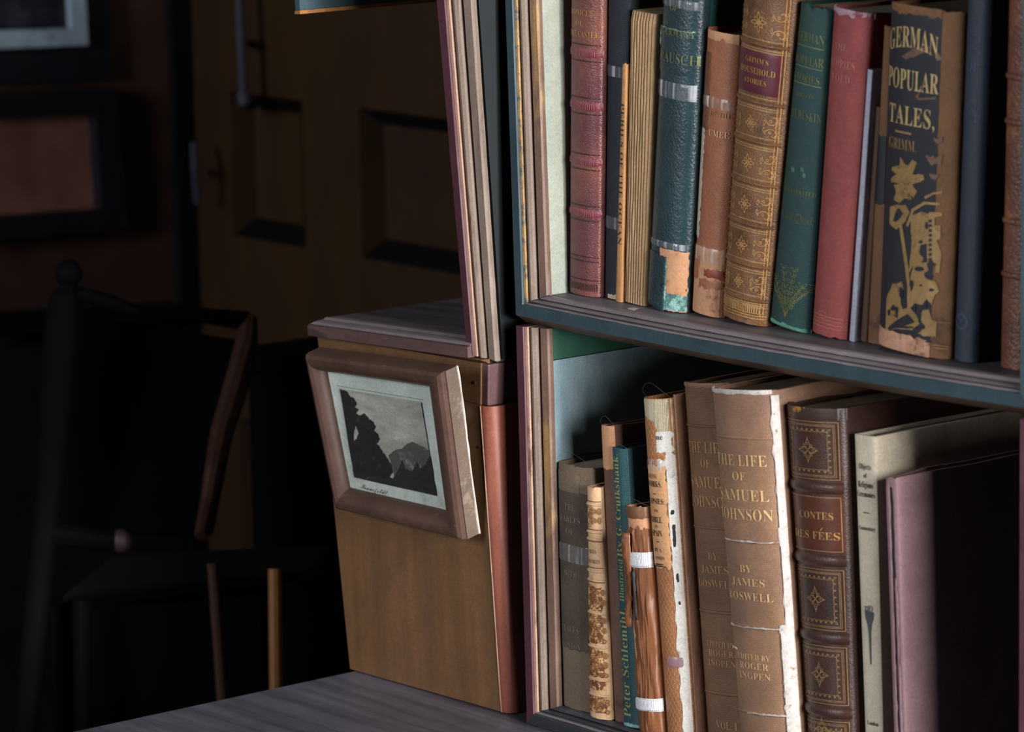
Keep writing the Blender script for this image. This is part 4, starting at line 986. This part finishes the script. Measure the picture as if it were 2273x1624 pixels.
b = Book('book', 'dark brown leather fairy tale book with gilt panelled spine', (1780, 1905, 1610), (1738, 1880, 905), .0185, .010, SL, ytop=902, depth=.15, exp=2.2, after=b)
b.cover(m_contes, rag=.0018); b.pages(pages_dark)
b.patch('marbled_head', 0, 1, b.v(930), .999, .0004, m_marb, rag=.001, ragsides='b')
for y in (1066, 1226, 1398, 1564): 
    b.patch('raised_band', 0, .97, b.v(y+26), b.v(y), .0016, m_contes, dome=True, nu=24)
def contes_panel(ya, yb, mot=True):
    h1, h0 = b.h(ya), b.h(yb); W = b.W; P = []
    a0, a1 = W*.05, W*.94
    P += rect(a0, a1, h0, h1, .00028)
    if not mot: return P
    P += rect(a0+.0016, a1-.0016, h0+.0016, h1-.0016, .0002)+rect(a0+.0024, a1-.0024, h0+.0024, h1-.0024, .00024)
    x0, x1, z0, z1 = a0+.0040, a1-.0040, h0+.0040, h1-.0040
    n1 = 8; n2 = max(4, int((z1-z0)/(x1-x0)*n1+.5)); r1 = (x1-x0)/n1/2; r2 = (z1-z0)/n2/2
    for i in range(n1):
        cx = x0+(2*i+1)*r1
        P += ring(cx, z1, r1, .00024, pi, 2*pi, n=8)+ring(cx, z0, r1, .00024, 0, pi, n=8)
        for z, sg_ in ((z1, -1), (z0, 1)):
            xx = x0+2*i*r1+r1*2
            if i < n1-1: P += dot(xx-.0006, z+sg_*.0008, .0003)+dot(xx+.0006, z+sg_*.0008, .0003)+dot(xx, z+sg_*.0019, .0003)
    for i in range(n2):
        cz = z0+(2*i+1)*r2
        P += ring(x1, cz, r2, .00024, pi/2, 3*pi/2, n=8)+ring(x0, cz, r2, .00024, -pi/2, pi/2, n=8)
        if i < n2-1: P += dot(x1-.0008, cz+r2, .0003)+dot(x1-.0019, cz+r2, .0003)+dot(x0+.0008, cz+r2, .0003)+dot(x0+.0019, cz+r2, .0003)
    cx, cz = (x0+x1)/2, (h0+h1)/2; R = .0072
    for k in range(4):
        an = k*pi/2; P += petal(cx, cz, an, R*.9, R*.24, .0003)+petal(cx+R*.33*cos(an+pi/4), cz+R*.33*sin(an+pi/4), an+pi/4, R*.35, R*.12, .00024)
        P += ring(cx+R*.55*cos(an), cz+R*.55*sin(an), R*.12, .00024, n=6)+dot(cx+R*1.05*cos(an), cz+R*1.05*sin(an), .0003)
        P += ribbon([(cx+R*cos(an), cz+R*sin(an)), (cx+R*.45*cos(an+pi/4), cz+R*.45*sin(an+pi/4)), (cx+R*cos(an+pi/2), cz+R*sin(an+pi/2))], .00024)
    return P
P = []
for (ya, yb) in ((934, 1060), (1259, 1393), (1430, 1558), (1596, 1730)): P += contes_panel(ya, min(yb, 1640))
b.ink('gilding', P, gilt_f, off=.0004)
lab = b.patch('spine_label', .02, .97, b.v(1220), b.v(1097), .0004, m_contesl, nu=24)
b.ink('label_border', contes_panel(1099, 1218, False), gilt_f, off=.0007, parent=lab)
b.text('CONTES', 1140, 15, m=gilt, w=.58, u=.56, off=.0007, parent=lab); o = b.text('DES FEES', 1184, 16, m=gilt, w=.80, u=.52, off=.0007, parent=lab)
a_, h_ = b.W*.665, b.h(1172)
b.ink('accent', ribbon([(a_-.0006, h_), (a_+.0010, h_+.0016)], .0006), gilt, off=.0007, parent=lab)

b = Book('book', 'tall cream paper-jacketed book with black lettering and torch ornament', (1921, 1961, 1610), (1898, 1945, 970), .018, .0012, SL, ytop=966, depth=.19, exp=4)
b.cover(m_cream, th=.0018); b.pages(pages_dark, inset=.002)
for (y, s, c, w) in ((1034, 'Objects', 12, .56), (1054, 'of', 10, .16), (1074, 'Religious', 13, .72), (1095, 'Ceremonies', 12, .84), (1170, 'Commentary', 9, .80), (1603, 'London', 9, .6)): b.text(s, y, c, m=ink_k, w=w, u=.50, thin=-.004)
hl(b, [1136], .0006, ink_k, u0=.35, u1=.65, name='rule')
gy = mat('grey black ink', '#3a4044', '#4a5054', rough=.7)
a0, W = b.W*.5, b.W
def T(x, y): return (a0+x/2300., b.h(y))
P = [[T(-5, 1378), T(5, 1378), T(2.4, 1400), T(1.2, 1472), T(-1.2, 1472), T(-2.4, 1400)], [T(-9, 1352), T(9, 1354), T(8, 1368), T(5, 1380), T(-5, 1380), T(-8, 1368)]]
for k in range(4): P += ribbon([T(-8+k*4, 1354), T(-6+k*4+rnd(1), 1346), T(-9+k*4, 1342+rnd(2))], .0006)
b.ink('torch_ornament', P, gy)
sleeve(b, .003)

b = Book('folder', 'mauve card folder with split ragged spine, rightmost on the lower shelf', (1986, 2012, 1610), (1967, 1992, 1062), .012, .0010, SL, ytop=1058, depth=.195, exp=3)
b.cover(m_mauve, th=.0013, rag=.0012); b.pages(pages_dark)
b.patch('split_gap', .45, .66, .02, .97, .0003, black_p, rag=.0006, nu=6)
b.patch('torn_strip', .05, .42, .01, .985, .0007, m_mauve, rag=.0009, ragsides='lr', nu=6)
b.patch('torn_strip', .62, .80, .02, b.v(1280), .0008, m_mauve, rag=.0007, ragsides='lr', nu=6)
BOOKS_DONE = 1
# ------------------------------------------------------------------ the dim room behind
YW = .75
XL_ = onY(452, 400, YW).x
fl = mat('dark floor boards', '#1c1713', '#26201a', rough=.6, sc=6, stretch=(1, .1, 1))
wl = mat('dim brown wall', '#412921', '#4b3129', '#311f19', rough=.6, sc=14, sc3=10, th3=.6, soft=.3)
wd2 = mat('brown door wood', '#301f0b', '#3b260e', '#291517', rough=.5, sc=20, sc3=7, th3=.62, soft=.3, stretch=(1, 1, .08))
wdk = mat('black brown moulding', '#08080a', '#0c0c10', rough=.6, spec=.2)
wnav = mat('blue black frame', '#15161f', '#1b1c26', rough=.45)
pnl = mat('red brown panel', '#8a5c50', '#98685a', '#74493e', rough=.5, sc=10, sc3=12, th3=.6, soft=.3)
def struct(o): o['kind'] = 'structure'; return o
FL = -1.02
struct(box('floor', XL_-.05, 3.4, -3.2, YW+.05, FL-.05, FL, fl, loc=(0, 0, FL)))
struct(box('wall_back', XL_-.05, 3.4, YW+.03, YW+.08, FL, 1.2, wl, loc=(0, YW, FL)))
struct(box('wall_left', XL_-.06, XL_, -3.2, YW+.03, FL, 1.2, wl, loc=(XL_, 0, FL)))
# panelled door on the back wall
Yd = YW
dr = empty('door_1', (onY(760, 700, Yd).x, Yd, FL), None, None); dr['kind'] = 'structure'
def wallpt(x, y, Y=Yd): return onY(x, y, Y)
x0 = wallpt(470, 400).x; x1 = x0+.95
zt2, zb2 = 1.0, FL+.01
# columns and rows of panel openings (world metres)
pa = (wallpt(545, 200), wallpt(712, 545)); pb_ = (wallpt(832, 215), wallpt(1040, 590))
ax0, ax1 = pa[0].x, pa[1].x; bx0, bx1 = pb_[0].x, pb_[1].x+.03
az1, az0 = pa[0].z, pa[1].z-.0
struct2 = []
TH = .022
box('door_slab', x0, x1, Yd+.004, Yd+.028, zb2, zt2, wd2, dr)
for (xa, xb) in ((x0, ax0), (ax1, bx0), (bx1, x1)): box('stile', xa, xb, Yd-TH+.004, Yd+.0039, zb2, zt2, wd2, dr)
for (xa, xb) in ((ax0, ax1), (bx0, bx1)):
    for (za, zb_) in ((az1, az1+.13), (az0-.19, az0), (zb2, zb2+.14)): box('rail', xa+.0004, xb-.0004, Yd-TH+.004, Yd+.0039, za, zb_, wd2, dr)
    for (za, zb_) in ((az0, az1), (zb2+.14, az0-.19), (az1+.13, zt2)):
        # sloping moulding round each panel
        O = [V((xa, Yd-TH+.002, za)), V((xb, Yd-TH+.002, za)), V((xb, Yd-TH+.002, zb_)), V((xa, Yd-TH+.002, zb_))]
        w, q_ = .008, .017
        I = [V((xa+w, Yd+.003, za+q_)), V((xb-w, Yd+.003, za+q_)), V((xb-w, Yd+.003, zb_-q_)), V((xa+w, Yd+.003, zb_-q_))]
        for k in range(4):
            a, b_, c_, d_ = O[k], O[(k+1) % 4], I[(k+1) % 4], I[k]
            hexa('moulding', [a, b_, c_, d_], (0, .001, 0), wdk if k in (0, 2) else wd2, dr)  # top and bottom strips coloured black to paint the recess shade
struct(box('light_block_wall', .02, 3.4, .262, .32, FL, 1.2, wl, loc=(.02, .262, FL)))  # unseen wall added to keep the window light off the background
struct(box('trim_1', XL_+.001, x0-.002, Yd-.04, Yd+.029, FL, 1.19, wdk, loc=(XL_, Yd, FL)))
# wainscot frames on the left wall
def wallL(name, pts, th, m, parent=None, out=.0):
    P4 = [onX(x, y, XL_+out) for x, y in pts]
    return hexa(name, P4, (th, 0, 0), m, parent)
def proud(name, pts, m, o0, th, parent): return wallL(name, pts, th, m, parent, out=o0)
wp = empty('wall_panel', tuple(onX(100, 500, XL_)), 'dim red-brown panel in a broad blue-black frame low on the left wall', 'wall panel')
wallL('panel', [(-40, 488), (210, 468), (200, 240), (-40, 248)], .006, pnl, wp, out=.001)
fq = [((-60, 535), (268, 505), (208, 462), (-60, 480)), ((268, 505), (240, 192), (196, 250), (208, 462)), ((240, 192), (-60, 205), (-60, 260), (196, 250))]
for p4 in fq: wallL('frame_side', p4, .014, wnav, wp, out=.0075)
fp = empty('framed_picture', tuple(onX(90, 100, XL_)), 'dark picture in a pale blue-white frame, cropped at the top left corner', 'picture')
wallL('backboard', [(-60, 186), (236, 172), (226, -70), (-60, -60)], .012, wnav, fp, out=.001)
pale = mat('pale blue frame', '#a9bccb', '#9fb2c2', '#8c98a8', rough=.5, sc=10)
wallL('frame_side', [(-60, 108), (181, 98), (146, 62), (-60, 68)], .012, pale, fp, out=.014)
wallL('frame_side', [(181, 98), (173, -60), (138, -60), (146, 62)], .012, pale, fp, out=.014)
wallL('print', [(-60, 70), (147, 64), (139, -60), (-60, -60)], .002, mat('dim print', '#12121e', '#20202c', '#3c3a48', rough=.4, sc=20, sc3=18, th3=.56, soft=.2), fp, out=.016)
struct(wallL('trim_2', [(-60, 742), (380, 700), (380, 668), (-60, 692)], .03, wdk, out=.001))
zd = onX(100, 745, XL_).z
struct(box('wall_shade', XL_+.0005, XL_+.008, -3.1, YW-.045, FL, zd, mat('lower wall shade', '#140e0f', '#1b1313', rough=.6, sc=8), loc=(XL_, 0, FL)))  # dark sheet added low on the wall to paint its downward light falloff
# hanging rod before the door
rodm = mat('blue grey rod', '#3a3a4a', '#2c2c3a', rough=.5)
rd = empty('wall_rod', tuple(onY(542, 250, Yd-.06)), 'thin blue-grey metal rod hanging on the dark back wall', 'rod')
tube('rod', [onY(528, -60, Yd-.05), onY(541, 205, Yd-.05)], .0042, rodm, rd)
tube('end_cap', [onY(541, 206, Yd-.05), onY(546, 232, Yd-.05)], .0075, rodm, rd)
tube('bracket', [onY(546, 226, Yd-.05), onY(556, 236, Yd-.018)], .005, wdk, rd)
tube('rod_tie', [onY(541, 100, Yd-.05), onY(552, 96, Yd-.018)], .004, wdk, rd)
hk = tube('gleam_tube', [onY(430, 318, Yd-.055), onY(432, 380, Yd-.062), onY(438, 450, Yd-.055)], .0035, rodm, loc=tuple(onY(432, 380, Yd-.055)))  # thin tube standing in for a small gleam of light
hk.data.materials[0] = rodm; tag(hk, 'thin tube added as a small gleam on the black post beside the hanging rod', 'gleam')
tube('gleam_mount', [onY(432, 380, Yd-.058), onY(436, 380, Yd-.038)], .003, wdk, hk)

# ------------------------------------------------------------------ armchair in the dark
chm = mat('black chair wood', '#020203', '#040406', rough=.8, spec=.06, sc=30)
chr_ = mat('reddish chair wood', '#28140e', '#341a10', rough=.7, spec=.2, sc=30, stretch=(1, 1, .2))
ch2 = mat('deep shade black', '#010203', '#020304', rough=.9, spec=.05)  # near-black colour for added pieces that paint deep shade
brs = mat('orange brown turned leg', '#6a3f14', '#7a4a1a', rough=.6, sc=30)
Dc = 3.10
def cp(x, y, d=0.): return onD(x, y, Dc+d)
base_pt = cp(400, 1624); 
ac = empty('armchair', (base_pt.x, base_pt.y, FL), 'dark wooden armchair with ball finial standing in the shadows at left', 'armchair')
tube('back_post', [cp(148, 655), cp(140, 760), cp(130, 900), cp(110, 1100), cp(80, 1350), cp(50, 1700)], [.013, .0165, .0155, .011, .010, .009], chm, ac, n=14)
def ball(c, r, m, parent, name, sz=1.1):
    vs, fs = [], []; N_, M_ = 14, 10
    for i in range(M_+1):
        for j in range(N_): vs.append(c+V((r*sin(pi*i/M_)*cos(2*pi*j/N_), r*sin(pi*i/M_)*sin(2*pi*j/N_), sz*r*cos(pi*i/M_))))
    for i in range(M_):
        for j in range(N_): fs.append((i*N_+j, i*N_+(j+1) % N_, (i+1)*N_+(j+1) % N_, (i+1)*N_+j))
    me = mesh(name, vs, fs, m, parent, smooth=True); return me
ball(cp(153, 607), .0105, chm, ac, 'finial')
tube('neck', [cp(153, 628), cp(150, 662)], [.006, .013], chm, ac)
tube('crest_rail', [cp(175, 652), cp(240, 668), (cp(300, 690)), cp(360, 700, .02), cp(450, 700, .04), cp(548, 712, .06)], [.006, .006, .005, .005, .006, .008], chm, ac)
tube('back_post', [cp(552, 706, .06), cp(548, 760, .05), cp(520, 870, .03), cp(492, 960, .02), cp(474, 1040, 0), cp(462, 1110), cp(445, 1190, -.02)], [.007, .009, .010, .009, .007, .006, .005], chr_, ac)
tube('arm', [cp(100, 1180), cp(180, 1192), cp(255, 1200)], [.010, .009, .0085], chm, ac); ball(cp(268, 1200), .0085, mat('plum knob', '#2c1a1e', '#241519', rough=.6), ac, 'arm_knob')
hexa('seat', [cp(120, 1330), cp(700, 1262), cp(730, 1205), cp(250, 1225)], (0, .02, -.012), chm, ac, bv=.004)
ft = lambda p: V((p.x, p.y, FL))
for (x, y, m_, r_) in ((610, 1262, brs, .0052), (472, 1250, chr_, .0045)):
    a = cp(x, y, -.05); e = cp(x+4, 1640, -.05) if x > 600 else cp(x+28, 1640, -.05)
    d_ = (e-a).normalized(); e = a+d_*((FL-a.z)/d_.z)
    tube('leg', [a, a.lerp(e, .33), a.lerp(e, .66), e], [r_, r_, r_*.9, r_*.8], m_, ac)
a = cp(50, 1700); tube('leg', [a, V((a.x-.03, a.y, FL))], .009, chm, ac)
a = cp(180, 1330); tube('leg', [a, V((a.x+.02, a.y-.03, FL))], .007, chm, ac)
hexa('back_panel', [cp(118, 1185, .03), cp(448, 1195, .03), cp(536, 760, .07), cp(150, 700, .03)], (0, .012, 0), ch2, ac, bv=.003)  # dark sheet added between the posts to paint deep shade
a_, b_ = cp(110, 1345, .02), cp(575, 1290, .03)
hexa('chair_shade', [V((a_.x, a_.y, FL+.02)), V((b_.x, b_.y, FL+.02)), b_, a_], (0, .01, 0), ch2, ac)  # dark sheet added under the seat in place of shade
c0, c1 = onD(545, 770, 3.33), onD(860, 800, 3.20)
ct = empty('shade_block', ((c0.x+c1.x)/2, c0.y, FL), 'black box added to stand for the deep shadow between the armchair and the brown cabinet', 'shade_block')
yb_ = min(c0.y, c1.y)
box('body', c0.x, c1.x, yb_, yb_+.09, FL, c0.z-.02, ch2, ct, bv=.004); box('block_top', c0.x-.006, c1.x+.006, yb_-.006, yb_+.094, c0.z-.0195, c0.z, ch2, ct, bv=.004)  # invented black box, fills the area with painted shadow

# ------------------------------------------------------------------ light
W_ = bpy.data.worlds.new('world'); SC.world = W_; W_.use_nodes = True
bg = W_.node_tree.nodes['Background']; bg.inputs[0].default_value = (.045, .06, .085, 1); bg.inputs[1].default_value = .03
def area(name, loc, tgt, size, size_y, e, col):
    l = bpy.data.lights.new(name, 'AREA'); l.shape = 'RECTANGLE'; l.size = size; l.size_y = size_y; l.energy = e; l.color = col
    o = bpy.data.objects.new(name, l); COL.objects.link(o); o.location = loc
    d = (Vector(tgt)-Vector(loc)).normalized(); o.rotation_euler = d.to_track_quat('-Z', 'Y').to_euler(); return o
area('window_light', (2.85, -.50, .42), (.15, 0, -.05), .80, .9, 108, (1.0, .98, .97))
area('graze_light', (2.95, -.19, .40), (.15, 0, -.05), .34, .9, 104, (.97, .98, 1.0))  # narrow lamp added to steepen the grazing falloff on the covers
area('front_fill', (-.22, -2.7, .70), (.0, 0, -.1), .6, .9, 44, (.90, .95, 1.0))  # fill lamp added in front to lift spines and cabinet face
SC.view_settings.view_transform = 'Standard'; SC.view_settings.look = 'None'; SC.view_settings.gamma = 1; SC.view_settings.use_curve_mapping = False
SC.view_settings.exposure = 0.18
